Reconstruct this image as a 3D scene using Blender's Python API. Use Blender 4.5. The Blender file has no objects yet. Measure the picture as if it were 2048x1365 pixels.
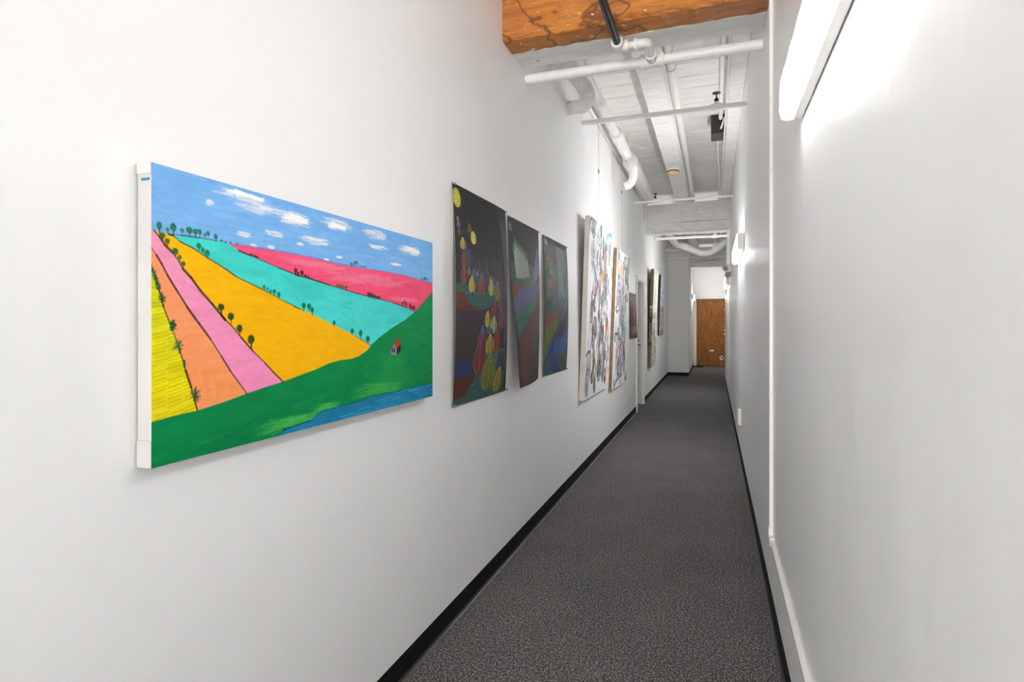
import bpy, bmesh, math, random
import numpy as np
from mathutils import Vector, Matrix, Quaternion

C = bpy.context.scene.collection
random.seed(7)
rng = np.random.default_rng(11)
PI = math.pi

# ------------------------------------------------------------------ camera, world, exposure
cd = bpy.data.cameras.new('camera'); cam = bpy.data.objects.new('camera', cd); C.objects.link(cam)
cam.location = (0, 0, 1.35)
cam.rotation_euler = (PI/2, 0, math.radians(19.469))
cd.sensor_width = 36; cd.lens = 36*1140/2048; cd.shift_y = -34.5/2048
cd.clip_start = .02
bpy.context.scene.camera = cam
w = bpy.data.worlds.new('world'); bpy.context.scene.world = w; w.use_nodes = True
w.node_tree.nodes['Background'].inputs[0].default_value = (.6, .6, .6, 1)
w.node_tree.nodes['Background'].inputs[1].default_value = .0
vs = bpy.context.scene.view_settings
vs.view_transform = 'Standard'; vs.look = 'None'; vs.gamma = 1; vs.use_curve_mapping = False
vs.exposure = 1.64
cy_ = bpy.context.scene.cycles; cy_.max_bounces = 16; cy_.diffuse_bounces = 12
LAMP = 11.0           # strength of the glowing lenses

ld = bpy.data.lights.new('added_rear_fill', 'AREA'); ld.shape = 'RECTANGLE'; ld.size = 1.0; ld.size_y = 1.9  # added fill lamp behind the camera, no real window lets this light in
ld.energy = REAR_FILL = 90; ld.color = (1, .995, .985)
lo = bpy.data.objects.new('added_rear_fill', ld); C.objects.link(lo)
lo.location = (-.43, -6.97, 1.45); lo.rotation_euler = (PI/2, 0, 0)

# ------------------------------------------------------------------ dimensions (metres)
XL, XR = -1.112, .256            # wall faces
YB, YE = -7.0, 19.17             # back wall, end wall
ZC = 3.60                        # underside of the ceiling boards
ZJ = 3.40                        # underside of the joists
ZB = 2.93                        # underside of the cross beams
YP, XP = 15.3, -.60              # wall jog near the end
YR, XR2 = 14.36, .95             # corner where the passage widens

# ------------------------------------------------------------------ materials
def lin(c):
    if isinstance(c, str):
        c = [int(c[i:i+2], 16)/255 for i in (0, 2, 4)]
    return tuple(v/12.92 if v <= .04045 else ((v+.055)/1.055)**2.4 for v in c)

class NT:
    def __init__(s, name):
        s.m = bpy.data.materials.new(name); s.m.use_nodes = True
        s.t = s.m.node_tree; s.b = s.t.nodes['Principled BSDF']
        s.tc = None
    def n(s, ty, **k):
        q = s.t.nodes.new(ty)
        for a, v in k.items(): setattr(q, a, v)
        return q
    def l(s, a, b): s.t.links.new(a, b)
    def coord(s, scale=(1, 1, 1)):
        if s.tc is None: s.tc = s.n('ShaderNodeTexCoord')
        mp = s.n('ShaderNodeMapping'); mp.inputs['Scale'].default_value = scale
        s.l(s.tc.outputs['Object'], mp.inputs[0]); return mp.outputs[0]
    def noise(s, scale, detail=3, sc3=(1, 1, 1), rough=.5):
        q = s.n('ShaderNodeTexNoise'); q.inputs['Scale'].default_value = scale
        q.inputs['Detail'].default_value = detail; q.inputs['Roughness'].default_value = rough
        s.l(s.coord(sc3), q.inputs['Vector']); return q.outputs['Fac']
    def ramp(s, fac, stops):
        r = s.n('ShaderNodeValToRGB'); e = r.color_ramp.elements
        while len(e) < len(stops): e.new(.5)
        for q, (p, c) in zip(e, stops):
            q.position = p; q.color = (*(c if len(c) == 3 else c), 1)
        s.l(fac, r.inputs[0]); return r.outputs[0]
    def bump(s, fac, strength, dist=.002):
        b = s.n('ShaderNodeBump'); b.inputs['Strength'].default_value = strength; b.inputs['Distance'].default_value = dist
        s.l(fac, b.inputs['Height'])
        if s.b.inputs['Normal'].is_linked:
            s.l(s.b.inputs['Normal'].links[0].from_socket, b.inputs['Normal'])
        s.l(b.outputs[0], s.b.inputs['Normal']); return b
    def mix(s, f, a, b, mode='MIX'):
        q = s.n('ShaderNodeMix', data_type='RGBA', blend_type=mode)
        for sock, v in ((q.inputs[0], f), (q.inputs[6], a), (q.inputs[7], b)):
            if isinstance(v, (int, float)): sock.default_value = v
            elif isinstance(v, tuple): sock.default_value = (*v, 1)
            else: s.l(v, sock)
        return q.outputs[2]
    def base(s, v, rough=.6, metal=0, spec=.5):
        if isinstance(v, tuple): s.b.inputs['Base Color'].default_value = (*v, 1)
        else: s.l(v, s.b.inputs['Base Color'])
        s.b.inputs['Roughness'].default_value = rough; s.b.inputs['Metallic'].default_value = metal
        s.b.inputs['Specular IOR Level'].default_value = spec
        return s

def plain(name, col, rough=.5, metal=0, spec=.5, var=.06, nscale=30, bump=0):
    t = NT(name); c = lin(col)
    d = tuple(v*(1-var) for v in c)
    t.base(t.ramp(t.noise(nscale, 3), [(.3, d), (.7, c)]), rough, metal, spec)
    if bump: t.bump(t.noise(nscale*6, 2), bump, .001)
    return t.m

def wall_mat(name, col, streak=.25, rough=.42):
    t = NT(name); c = lin(col); d = tuple(v*.97 for v in c)
    t.base(t.ramp(t.noise(1.4, 4), [(.3, d), (.7, c)]), rough, 0, .45)
    t.bump(t.noise(1.0, 3, (1, 5, .25)), streak, .012)
    t.bump(t.noise(140, 3), .12, .0012)
    return t.m
M = {}
M['wall'] = wall_mat('wall_paint', 'f4f4f4')
M['wall_r'] = wall_mat('wall_paint_smooth', 'f4f4f4', .45, .34)
M['wall_d'] = wall_mat('wall_paint_grey', 'e6e5e2', .1, .6)

def white_wood(name, col='efeeeb'):
    t = NT(name); c = lin(col); d = tuple(v*.86 for v in c)
    n1 = t.noise(3.0, 6, (2, 8, 8))
    base = t.ramp(n1, [(.3, d), (.62, c)])
    v = t.n('ShaderNodeTexVoronoi'); v.inputs['Scale'].default_value = 5.5
    t.l(t.coord((1, 1, 1)), v.inputs['Vector'])
    spots = t.ramp(v.outputs['Distance'], [(.0, (1, 1, 1)), (.045, (1, 1, 1)), (.055, (0, 0, 0))])
    t.base(t.mix(spots, base, tuple(q*.30 for q in c)), .55)
    t.bump(t.noise(5, 6, (1, 14, 14)), .35, .004)
    t.bump(t.noise(60, 4), .3, .0015)
    return t.m
M['beam_white'] = white_wood('painted_timber')
M['joist'] = white_wood('painted_joist', 'f2f1ee')
t = NT('painted_boards'); c = lin('efeeeb')
t.base(t.ramp(t.noise(2.2, 5, (1, 4, 1)), [(.3, tuple(v*.88 for v in c)), (.65, c)]), .6)
t.bump(t.noise(9, 6, (1, 8, 1)), .35, .004); M['boards'] = t.m

# stained, unpainted side of the first beam
t = NT('stained_timber')
g1 = t.noise(2.2, 6, (1.1, 9, 9), .6)
g2 = t.noise(14, 5, (.8, 14, 14), .65)
wv = t.n('ShaderNodeTexWave', wave_type='BANDS', bands_direction='Z'); wv.inputs['Scale'].default_value = 4.5
wv.inputs['Distortion'].default_value = 9; wv.inputs['Detail'].default_value = 4; wv.inputs['Detail Scale'].default_value = 1.2
t.l(t.coord((.35, 1, 1)), wv.inputs['Vector'])
col = t.ramp(g1, [(.24, lin('7c3f10')), (.42, lin('b56618')), (.57, lin('d0802a')), (.74, lin('e2a050'))])
col = t.mix(.42, col, t.ramp(g2, [(.34, lin('6c350e')), (.58, lin('d88a38'))]))
col = t.mix(.16, col, t.ramp(wv.outputs['Fac'], [(.0, lin('743a10')), (.5, lin('d88830'))]))
st = t.noise(1.5, 4, (1.0, 1, 1.6), .47)                           # old water stains with a dark rim
rim = t.ramp(st, [(.510, (0, 0, 0)), (.517, (.8, .8, .8)), (.521, (.8, .8, .8)), (.529, (0, 0, 0))])
col = t.mix(rim, col, lin('4a2108'))
inn = t.ramp(st, [(.5, (0, 0, 0)), (.525, (.22, .22, .22))])
col = t.mix(inn, col, lin('b06a34'))
ch = t.noise(24, 2, (1, 1.2, 1.6), .4)
col = t.mix(t.ramp(ch, [(.70, (0, 0, 0)), (.715, (1, 1, 1))]), col, lin('d8d0c4'))
ch2 = t.noise(19, 3, (1, 1.5, 2.5), .5)
col = t.mix(t.ramp(ch2, [(.265, (1, 1, 1)), (.285, (0, 0, 0))]), col, lin('3a1c0a'))
t.base(col, .5)
t.bump(g2, .5, .004); M['stained'] = t.m

t = NT('carpet_pile')
n1 = t.noise(185, 2, (1, 1, 1), .6); n2 = t.noise(90, 2, (1, 1, 1), .6); n3 = t.noise(2.5, 3)
base = t.ramp(n1, [(.32, lin('0e0e0e')), (.46, lin('3d3c3b')), (.55, lin('73716f')), (.65, lin('dcd9d5'))])
base = t.mix(.4, base, t.ramp(n2, [(.35, lin('262524')), (.52, lin('5c5a58')), (.66, lin('b0ada9'))]))
base = t.mix(1.0, base, t.ramp(n3, [(.3, (.86, .86, .86)), (.7, (1, 1, 1))]), 'MULTIPLY')
t.base(base, .95, 0, .1); t.bump(n1, .8, .004); M['carpet'] = t.m

M['base'] = plain('black_vinyl', '080808', .6, spec=.25, var=.2)
M['toe'] = plain('vinyl_toe', '383532', .35)
M['pipe'] = plain('white_painted_pipe', 'f4f3f0', .4, bump=.1)
M['duct'] = plain('painted_duct', 'e9e7e4', .5, bump=.15, nscale=12)
M['black'] = plain('black_iron', '16130f', .38, .4)
M['darkbox'] = plain('dark_box', '35332f', .6)
M['darkbox2'] = plain('dark_box_edge', '4b4945', .6)
M['trim'] = plain('white_trim_paint', 'eceae6', .35)
M['door_white'] = plain('white_door', 'cfccc7', .4)
M['chrome'] = plain('chrome', 'b9b6b0', .22, 1)
M['steel'] = plain('brushed_steel', '7b7671', .35, 1)
M['metal_white'] = plain('white_enamel', 'e4e1dd', .4)
M['cap'] = plain('frosted_reflector', 'a8a6a2', .3)
M['chain'] = plain('chain_metal', 'b4b1ac', .4, .5)
M['cream'] = plain('aged_cream_plastic', 'ead39a', .45)
M['brown_dk'] = plain('dark_brown_plastic', '2b2118', .5)
M['raw_canvas'] = plain('raw_canvas', 'd6d0c7', .9, nscale=9, var=.15, bump=.3)
M['white_canvas'] = plain('primed_canvas', 'c2c0bc', .85, nscale=8, var=.10, bump=.3)
M['burlap'] = plain('brown_wooden_edge', 'a98a66', .85, nscale=14, var=.3, bump=.5)
M['burlap2'] = plain('olive_brown_edge', '8d7450', .85, nscale=14, var=.35, bump=.5)
M['blueblack'] = plain('blue_black_edge', '232a33', .7)
M['paper_white'] = plain('paper_back', 'dcd9d2', .8)
M['red'] = plain('red_sticker', 'c02030', .4)
M['white_p'] = plain('white_sticker', 'eeeeee', .4)
M['ink'] = plain('dark_ink', '3a3836', .6)
M['rubber'] = plain('black_rubber', '0e0d0d', .8)

t = NT('door_veneer')
v1 = t.noise(5, 6, (7, 1, .55), .6); v2 = t.noise(5, 4, (1.6, 1, 5), .5)
col = t.ramp(v1, [(.30, lin('5e3208')), (.5, lin('8f5412')), (.70, lin('b87420'))])
col = t.mix(.15, col, t.ramp(v2, [(.35, lin('5b3208')), (.65, lin('cc8c38'))]))
t.base(col, .42, 0, .3); M['veneer'] = t.m

def glow(name, k):
    t = NT(name)
    t.base((.9, .9, .9), .3)
    n = t.noise(90, 2)
    t.b.inputs['Emission Color'].default_value = (1, .994, .985, 1)
    mr = t.n('ShaderNodeMapRange'); mr.inputs['To Min'].default_value = k*.96; mr.inputs['To Max'].default_value = k*1.04
    t.l(n, mr.inputs['Value']); t.l(mr.outputs[0], t.b.inputs['Emission Strength'])
    t.bump(n, .3, .002)
    return t.m
for nm, q in (('lens', .9), ('lens_dim', .72), ('lens_near', .31)):
    M[nm] = [glow('glowing_'+nm, LAMP*q*.85), glow('glowing_'+nm+'_edge', LAMP*q*1.8)]

def paint_mat(name, rough=.55, streak=(1, 30, 90), amt=.10, spec=.4, bump=.25):
    t = NT(name)
    at = t.n('ShaderNodeAttribute'); at.attribute_name = 'paint'
    n = t.noise(1.0, 5, streak, .6); n2 = t.noise(260, 2)
    k = t.ramp(n, [(.25, (1-amt,)*3), (.75, (1+amt,)*3)])
    t.base(t.mix(1.0, at.outputs['Color'], k, 'MULTIPLY'), rough, 0, spec)
    t.bump(n, bump, .0012); t.bump(n2, bump, .0006)
    return t.m
M['acrylic'] = paint_mat('acrylic_paint', .6, (1, 28, 110), .08, .12)
M['chalk'] = paint_mat('oil_pastel', .6, (1, 110, 60), .35, .3, .4)
M['oil'] = paint_mat('oil_paint', .55, (1, 40, 40), .06)

# ------------------------------------------------------------------ mesh helpers
def link(name, me, mat, parent=None):
    o = bpy.data.objects.new(name, me); C.objects.link(o)
    mats = mat if isinstance(mat, (list, tuple)) else [mat]
    for m in mats: me.materials.append(m)
    if parent is not None:
        o.parent = parent
        o.matrix_parent_inverse = Matrix.Translation(-Vector(parent.location))
    return o
def obj(name, bm, mat, parent=None, smooth=False):
    bmesh.ops.recalc_face_normals(bm, faces=bm.faces)
    me = bpy.data.meshes.new(name); bm.to_mesh(me); bm.free()
    if smooth:
        for p in me.polygons: p.use_smooth = True
        if hasattr(me, 'set_sharp_from_angle'): me.set_sharp_from_angle(angle=math.radians(40))
    return link(name, me, mat, parent)
def tag(o, label, cat, group=None):
    o['label'] = label; o['category'] = cat
    if group: o['group'] = group
    return o
def struct(o): o['kind'] = 'structure'; return o
def thing(name, label, cat, loc, group=None):
    o = bpy.data.objects.new(name, None); C.objects.link(o); o.location = loc
    o.empty_display_size = .05
    return tag(o, label, cat, group)
def bx(bm, x0, x1, y0, y1, z0, z1, bev=0, mi=0):
    vs_ = [bm.verts.new(p) for p in ((x0,y0,z0),(x1,y0,z0),(x1,y1,z0),(x0,y1,z0),(x0,y0,z1),(x1,y0,z1),(x1,y1,z1),(x0,y1,z1))]
    fs = [bm.faces.new([vs_[i] for i in f]) for f in ((3,2,1,0),(4,5,6,7),(0,1,5,4),(1,2,6,5),(2,3,7,6),(3,0,4,7))]
    for f in fs: f.material_index = mi
    if bev:
        es = list({e for f in fs for e in f.edges})
        bmesh.ops.bevel(bm, geom=es, offset=bev, segments=2, affect='EDGES', profile=.5, material=-1)
    return bm
def box(*a, bev=0): return bx(bmesh.new(), *a, bev=bev)
def ring_frame(d):
    d = d.normalized(); up = Vector((0, 0, 1)) if abs(d.z) < .9 else Vector((0, 1, 0))
    a = d.cross(up).normalized(); return a, a.cross(d).normalized()
def tube(bm, pts, r, seg=16, caps=True, mi=0):
    pts = [Vector(p) for p in pts]; n = len(pts)
    rad = r if isinstance(r, (list, tuple)) else [r]*n
    tg = []
    for i in range(n):
        a = pts[max(i-1, 0)]; b = pts[min(i+1, n-1)]; tg.append((b-a).normalized())
    a, b = ring_frame(tg[0]); rings = []
    for i in range(n):
        if i:
            q = tg[i-1].rotation_difference(tg[i]); a = q @ a; b = q @ b
        rings.append([bm.verts.new(pts[i] + (a*math.cos(2*PI*k/seg) + b*math.sin(2*PI*k/seg))*rad[i]) for k in range(seg)])
    for i in range(n-1):
        for k in range(seg):
            f = bm.faces.new((rings[i][k], rings[i][(k+1) % seg], rings[i+1][(k+1) % seg], rings[i+1][k])); f.material_index = mi
    if caps:
        for rg in (rings[0], rings[-1]):
            try: bm.faces.new(rg).material_index = mi
            except ValueError: pass
    return bm
def fillet(pts, r, n=6):
    pts = [Vector(p) for p in pts]; out = [pts[0]]
    for i in range(1, len(pts)-1):
        p, a, b = pts[i], pts[i-1], pts[i+1]
        da = (a-p); db = (b-p); k = min(r, da.length*.49, db.length*.49)
        s, e = p+da.normalized()*k, p+db.normalized()*k
        for j in range(n+1):
            t_ = j/n; out.append(s*(1-t_)**2 + p*2*t_*(1-t_) + e*t_*t_)
    out.append(pts[-1]); return out
def spline(pts, n=8):
    P = [Vector(p) for p in pts]; P = [P[0]*2-P[1]] + P + [P[-1]*2-P[-2]]; out = []
    for i in range(1, len(P)-2):
        for j in range(n):
            t_ = j/n; a, b, c_, d = P[i-1:i+3]
            out.append(.5*((2*b)+(c_-a)*t_+(2*a-5*b+4*c_-d)*t_*t_+(3*b-a-3*c_+d)*t_**3))
    out.append(P[-2]); return out
def tb(pts, r, seg=16): return tube(bmesh.new(), pts, r, seg)
def lathe(bm, o, axis, prof, seg=24, mi=0):
    """profile of (distance along the axis, radius)"""
    o = Vector(o); d = Vector(axis).normalized()
    return tube(bm, [o+d*h for h, r in prof], [max(r, .0004) for h, r in prof], seg, True, mi)
def lathe_s(o, axis, prof, seg=24):
    # profile may step back; rings placed exactly, no tangents involved
    bm = bmesh.new(); o = Vector(o); d = Vector(axis).normalized(); a, b = ring_frame(d); rings = []
    for h, r in prof:
        rings.append([bm.verts.new(o+d*h+(a*math.cos(2*PI*k/seg)+b*math.sin(2*PI*k/seg))*max(r, .0004)) for k in range(seg)])
    for i in range(len(rings)-1):
        for k in range(seg): bm.faces.new((rings[i][k], rings[i][(k+1) % seg], rings[i+1][(k+1) % seg], rings[i+1][k]))
    bm.faces.new(rings[0]); bm.faces.new(rings[-1]); return bm

# ------------------------------------------------------------------ room shell
struct(obj('floor', box(XL-.3, XR2+.1, YB, YE+.2, -.05, 0), M['carpet']))
DY0, DY1, DZ = 8.87, 9.76, 2.035                                   # doorway in the near wall
bm = bmesh.new()
TW = .14
bx(bm, XL-TW, XL, YB, DY0, 0, ZC+.03); bx(bm, XL-TW, XL, DY1, YE, 0, ZC+.03); bx(bm, XL-TW, XL, DY0, DY1, DZ, ZC+.03)
struct(obj('wall_left', bm, M['wall']))
struct(obj('wall_right', box(XR, XR+.14, YB, YR, 0, ZC+.03), M['wall_r']))
struct(obj('wall_back', box(XL-TW, XR+.14, YB-.1, YB, 0, ZC+.03), M['wall']))
bm = bmesh.new()
for a in ((-.99, -.93, .44, 2.46), (.07, .13, .44, 2.46), (-.93, .07, .44, .5), (-.93, .07, 2.4, 2.46), (-.45, -.41, .5, 2.4)):
    bx(bm, a[0], a[1], YB, YB+.02, a[2], a[3], bev=.002)
struct(obj('added_window', bm, M['trim']))  # made-up window frame on solid wall, added to go with the fill lamp
struct(obj('wall_jog', box(XL+.0005, XP, YP, YE, 0, ZC-.005), M['wall_d']))
bm = bmesh.new(); EX0, EX1, EZ = -.522, .40, 2.145
bx(bm, XP+.0005, EX0, YE, YE+.12, 0, ZC+.03); bx(bm, EX1, XR2, YE, YE+.12, 0, ZC+.03); bx(bm, EX0, EX1, YE, YE+.12, EZ, ZC+.03)
struct(obj('wall_end', bm, M['wall']))
struct(obj('wall_corner', box(XR2, XR2+.1, YR-.1, YE+.12, 0, ZC+.03), M['wall']))
struct(obj('wall_return', box(XR+.14, XR2, YR-.14, YR, 0, ZC+.03), M['wall']))

bm = bmesh.new(); y = YB
while y < YE+.1:
    wd = .138; g = random.choice((.0015, .003, .007, .009, .004)); dz = random.uniform(-.0015, .0015)
    x_end = XR2+.1 if y > YR-.2 else XR+.13
    bx(bm, XL-.1, x_end, y, y+wd-g, ZC+dz, ZC+.03, bev=.0012); y += wd
bx(bm, XL-.14, XR2+.2, YB-.1, YE+.2, ZC+.031, ZC+.06)
struct(obj('ceiling', bm, M['boards']))

def baseboard(name, path, side):
    """coved vinyl base: upright face and a flared toe; path along the wall foot, side = unit normal into the room"""
    bm = bmesh.new(); prof = [(0, .096), (.003, .095), (.0035, .016), (.008, .006), (.015, .0015), (.015, 0), (0, 0)]
    (x0, y0), (x1, y1) = path; nx, ny = side; R_ = []
    for (x, y) in ((x0, y0), (x1, y1)):
        R_.append([bm.verts.new((x+nx*d, y+ny*d, z)) for d, z in prof])
    k = len(prof)
    for i in range(k):
        f = bm.faces.new((R_[0][i], R_[0][(i+1) % k], R_[1][(i+1) % k], R_[1][i]))
        if i in (2, 3): f.material_index = 1
    bm.faces.new(R_[0]); bm.faces.new(R_[1])
    return struct(obj(name, bm, [M['base'], M['toe']]))
baseboard('baseboard_left', ((XL, YB), (XL, 8.81)), (1, 0))
baseboard('baseboard_left_far', ((XL, 9.82), (XL, YP)), (1, 0))
baseboard('baseboard_right', ((XR, YB), (XR, YR)), (-1, 0))
baseboard('baseboard_jog', ((XL, YP), (XP, YP)), (0, -1))
baseboard('baseboard_side', ((XP, YP), (XP, YE)), (1, 0))
baseboard('baseboard_end', ((EX1+.06, YE), (XR2, YE)), (0, -1))

# ---- timber: three cross beams, joists on top of them
BY0, BY1, BYM = 2.985, 3.35, 3.155
def rough_beam(bm, x0, x1, y0, y1, z0, z1, nx=40, amp=.0035, bev=.02, mi=0, seed=0):
    r_ = random.Random(seed)
    loop = [(y0, z1), (y0, z0+bev), (y0+bev, z0), (y1-bev, z0), (y1, z0+bev), (y1, z1)]
    R_ = []
    for i in range(nx+1):
        x = x0+(x1-x0)*i/nx
        R_.append([bm.verts.new((x, y+(r_.uniform(-amp, amp) if 0 < j < 5 else 0), z+(r_.uniform(-amp, amp) if 0 < j < 5 else 0))) for j, (y, z) in enumerate(loop)])
    for i in range(nx):
        for k in range(6):
            f = bm.faces.new((R_[i][k], R_[i][(k+1) % 6], R_[i+1][(k+1) % 6], R_[i+1][k])); f.material_index = mi
    bm.faces.new(R_[0]); bm.faces.new(R_[-1])
bm = rough = bmesh.new()
rough_beam(bm, XL, XR, BY0, BYM, ZB, ZJ, seed=3, bev=.012)
bx(bm, XL, XR, BYM, BY1, ZB+.001, ZJ, bev=.004, mi=1)
struct(obj('timber_beam', bm, [M['stained'], M['beam_white']]))
bm = bmesh.new(); rough_beam(bm, XL, XR, 10.09, 10.42, 2.91, ZJ, seed=5, bev=.03)
struct(obj('timber_beam', bm, M['beam_white']))
bm = bmesh.new(); rough_beam(bm, XP, XR2, 16.75, 17.1, ZB, ZJ, seed=6, bev=.02)
struct(obj('timber_beam', bm, M['beam_white']))
for a, b in ((-.595, -.385), (.122, XR2-.62)):
    bm = bmesh.new()
    L_ = [(a, ZC-.001), (a, ZJ+.01), (a+.01, ZJ), (b-.01, ZJ), (b, ZJ+.01), (b, ZC-.001)]
    ys = np.linspace(YB, YE, 90); R_ = []
    if b > XR: b = XR
    L_ = [(a, ZC-.002), (a, ZJ+.01), (a+.01, ZJ), (b-.01, ZJ), (b, ZJ+.01), (b, ZC-.002)]
    for y in ys: R_.append([bm.verts.new((x+(random.uniform(-.003, .003) if a > XL and j in (1, 2) else 0), y, z)) for j, (x, z) in enumerate(L_)])
    for i in range(len(ys)-1):
        for k in range(6): bm.faces.new((R_[i][k], R_[i][(k+1) % 6], R_[i+1][(k+1) % 6], R_[i+1][k]))
    bm.faces.new(R_[0]); bm.faces.new(R_[-1])
    struct(obj('ceiling_joist', bm, M['joist']))
# cracks in the beams: thin dark checks cut along the grain
def crack(name_parent, pts, wd=.004):
    bm = bmesh.new(); pts = [Vector(p) for p in pts]
    R_ = []
    for i, p in enumerate(pts):
        k = wd*(.3 if i in (0, len(pts)-1) else random.uniform(.6, 1.2))
        R_.append((bm.verts.new(p+Vector((0, 0, k/2))), bm.verts.new(p-Vector((0, 0, k/2))), bm.verts.new(p+Vector((0, .01, 0)))))
    for i in range(len(pts)-1):
        for k in range(3): bm.faces.new((R_[i][k], R_[i][(k+1) % 3], R_[i+1][(k+1) % 3], R_[i+1][k]))
    return obj('crack', bm, M['ink'], name_parent)
beams = [o for o in C.objects if o.name.startswith('timber_beam')]
crack(beams[1], [(-0.693,10.085,3.076),(-0.52,10.085,3.074),(-0.334,10.085,3.076),(-0.214,10.085,3.085),(-0.016,10.085,3.082),(0.102,10.085,3.091),(0.218,10.085,3.076)], .006)
crack(beams[2], [(-0.541,16.744,3.087),(-0.355,16.744,3.094),(-0.157,16.744,3.115),(0.039,16.744,3.121),(0.286,16.744,3.146)], .012)

# ------------------------------------------------------------------ doors
d = struct(obj('door_1', box(XL-.13, XL-.09, DY0+.03, DY1-.03, .008, DZ-.03, bev=.002), M['door_white']))
bm = bmesh.new()
for x0, x1, y0, y1, z0, z1 in ((XL, XL+.018, DY0-.062, DY0, 0, DZ+.058), (XL, XL+.018, DY1, DY1+.062, 0, DZ+.058), (XL, XL+.018, DY0, DY1, DZ, DZ+.058),
        (XL-.13, XL, DY0, DY0+.018, 0, DZ), (XL-.13, XL, DY1-.018, DY1, 0, DZ), (XL-.13, XL, DY0+.018, DY1-.018, DZ-.018, DZ)):
    bx(bm, x0, x1, y0, y1, z0, z1, bev=.002)
struct(obj('trim_1', bm, M['trim']))
def lever(parent, x, y, z, nx, mat, length=.11):
    bm = lathe_s((x, y, z), (nx, 0, 0), [(0, .026), (.008, .026), (.012, .018), (.02, .012), (.05, .011)])
    tube(bm, fillet([(x+nx*.045, y, z), (x+nx*.06, y, z), (x+nx*.062, y+length, z)], .015), .009, 10)
    obj('door_handle', bm, mat, parent, True)
hx = XL-.09
lever(d, hx, DY1-.11, 1.0, 1, M['steel'], -.10)
bm = box(hx, hx+.006, DY1-.145, DY1-.075, .80, 1.13, bev=.002); obj('lock_plate', bm, M['steel'], d)
obj('deadbolt', lathe_s((hx, DY1-.11, 1.33), (1, 0, 0), [(0, .028), (.02, .027), (.026, .018), (.03, .017)]), M['chrome'], d, True)
obj('deadbolt', lathe_s((hx, DY1-.11, 1.08), (1, 0, 0), [(0.006, .022), (.03, .02), (.035, .016)]), M['chrome'], d, True)
for z in (.25, 1.02, 1.8):
    obj('hinge', box(XL-.092, XL-.078, DY0+.022, DY0+.045, z, z+.09, bev=.002), M['steel'], d)

d2 = struct(obj('door_2', box(EX0+.01, EX1-.01, YE+.03, YE+.07, .01, EZ-.012, bev=.002), M['veneer']))
bm = bmesh.new(); cw = .075
for a in ((EX0-cw, EX0, YE-.02, YE, 0, EZ+cw), (EX1, EX1+cw, YE-.02, YE, 0, EZ+cw), (EX0, EX1, YE-.02, YE, EZ, EZ+cw),
          (EX0, EX0+.008, YE, YE+.12, 0, EZ), (EX1-.008, EX1, YE, YE+.12, 0, EZ), (EX0+.008, EX1-.008, YE, YE+.12, EZ-.008, EZ)):
    bx(bm, *a, bev=.002)
struct(obj('trim_2', bm, M['trim']))
yd = YE+.03
def knob(z, r, nm, mat=M['chrome'], x=.335):
    obj(nm, lathe_s((x, yd, z), (0, -1, 0), [(0, r*1.15), (.008, r*1.15), (.012, r*.5), (.03, r*.45), (.036, r*.95), (.055, r), (.066, r*.6)]), mat, d2, True)
knob(1.02, .030, 'door_knob'); knob(1.15, .024, 'deadbolt'); knob(1.80, .020, 'upper_lock'); knob(.50, .014, 'lower_lock')
obj('white_notice', box(-.115, .012, yd-.003, yd, .475, .525, bev=.001), M['white_p'], d2)
st = obj('round_sticker', lathe_s((.245, yd, .27), (0, -1, 0), [(0, .085), (.003, .085)], 32), M['red'], d2)
obj('sticker_centre', lathe_s((.245, yd-.003, .27), (0, -1, 0), [(0, .066), (.0015, .066)], 32), M['white_p'], st)
bm = bmesh.new(); hp = []
for i in range(28):
    a = 2*PI*i/28; hp.append((.255+.0031*16*math.sin(a)**3*.95, .275+.003*(13*math.cos(a)-5*math.cos(2*a)-2*math.cos(3*a)-math.cos(4*a))))
f = bm.faces.new([bm.verts.new((x, yd-.0046, z)) for x, z in hp]); e_ = bmesh.ops.extrude_face_region(bm, geom=[f])
bmesh.ops.translate(bm, verts=[v for v in e_['geom'] if isinstance(v, bmesh.types.BMVert)], vec=(0, -.001, 0))
obj('red_heart', bm, M['red'], st)
mt = tag(obj('door_mat', box(-.585, -.30, YE-.62, YE-.10, .001, .016, bev=.004), M['rubber']), 'small black rubber mat lying on the carpet before the brown door', 'mat')

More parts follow.
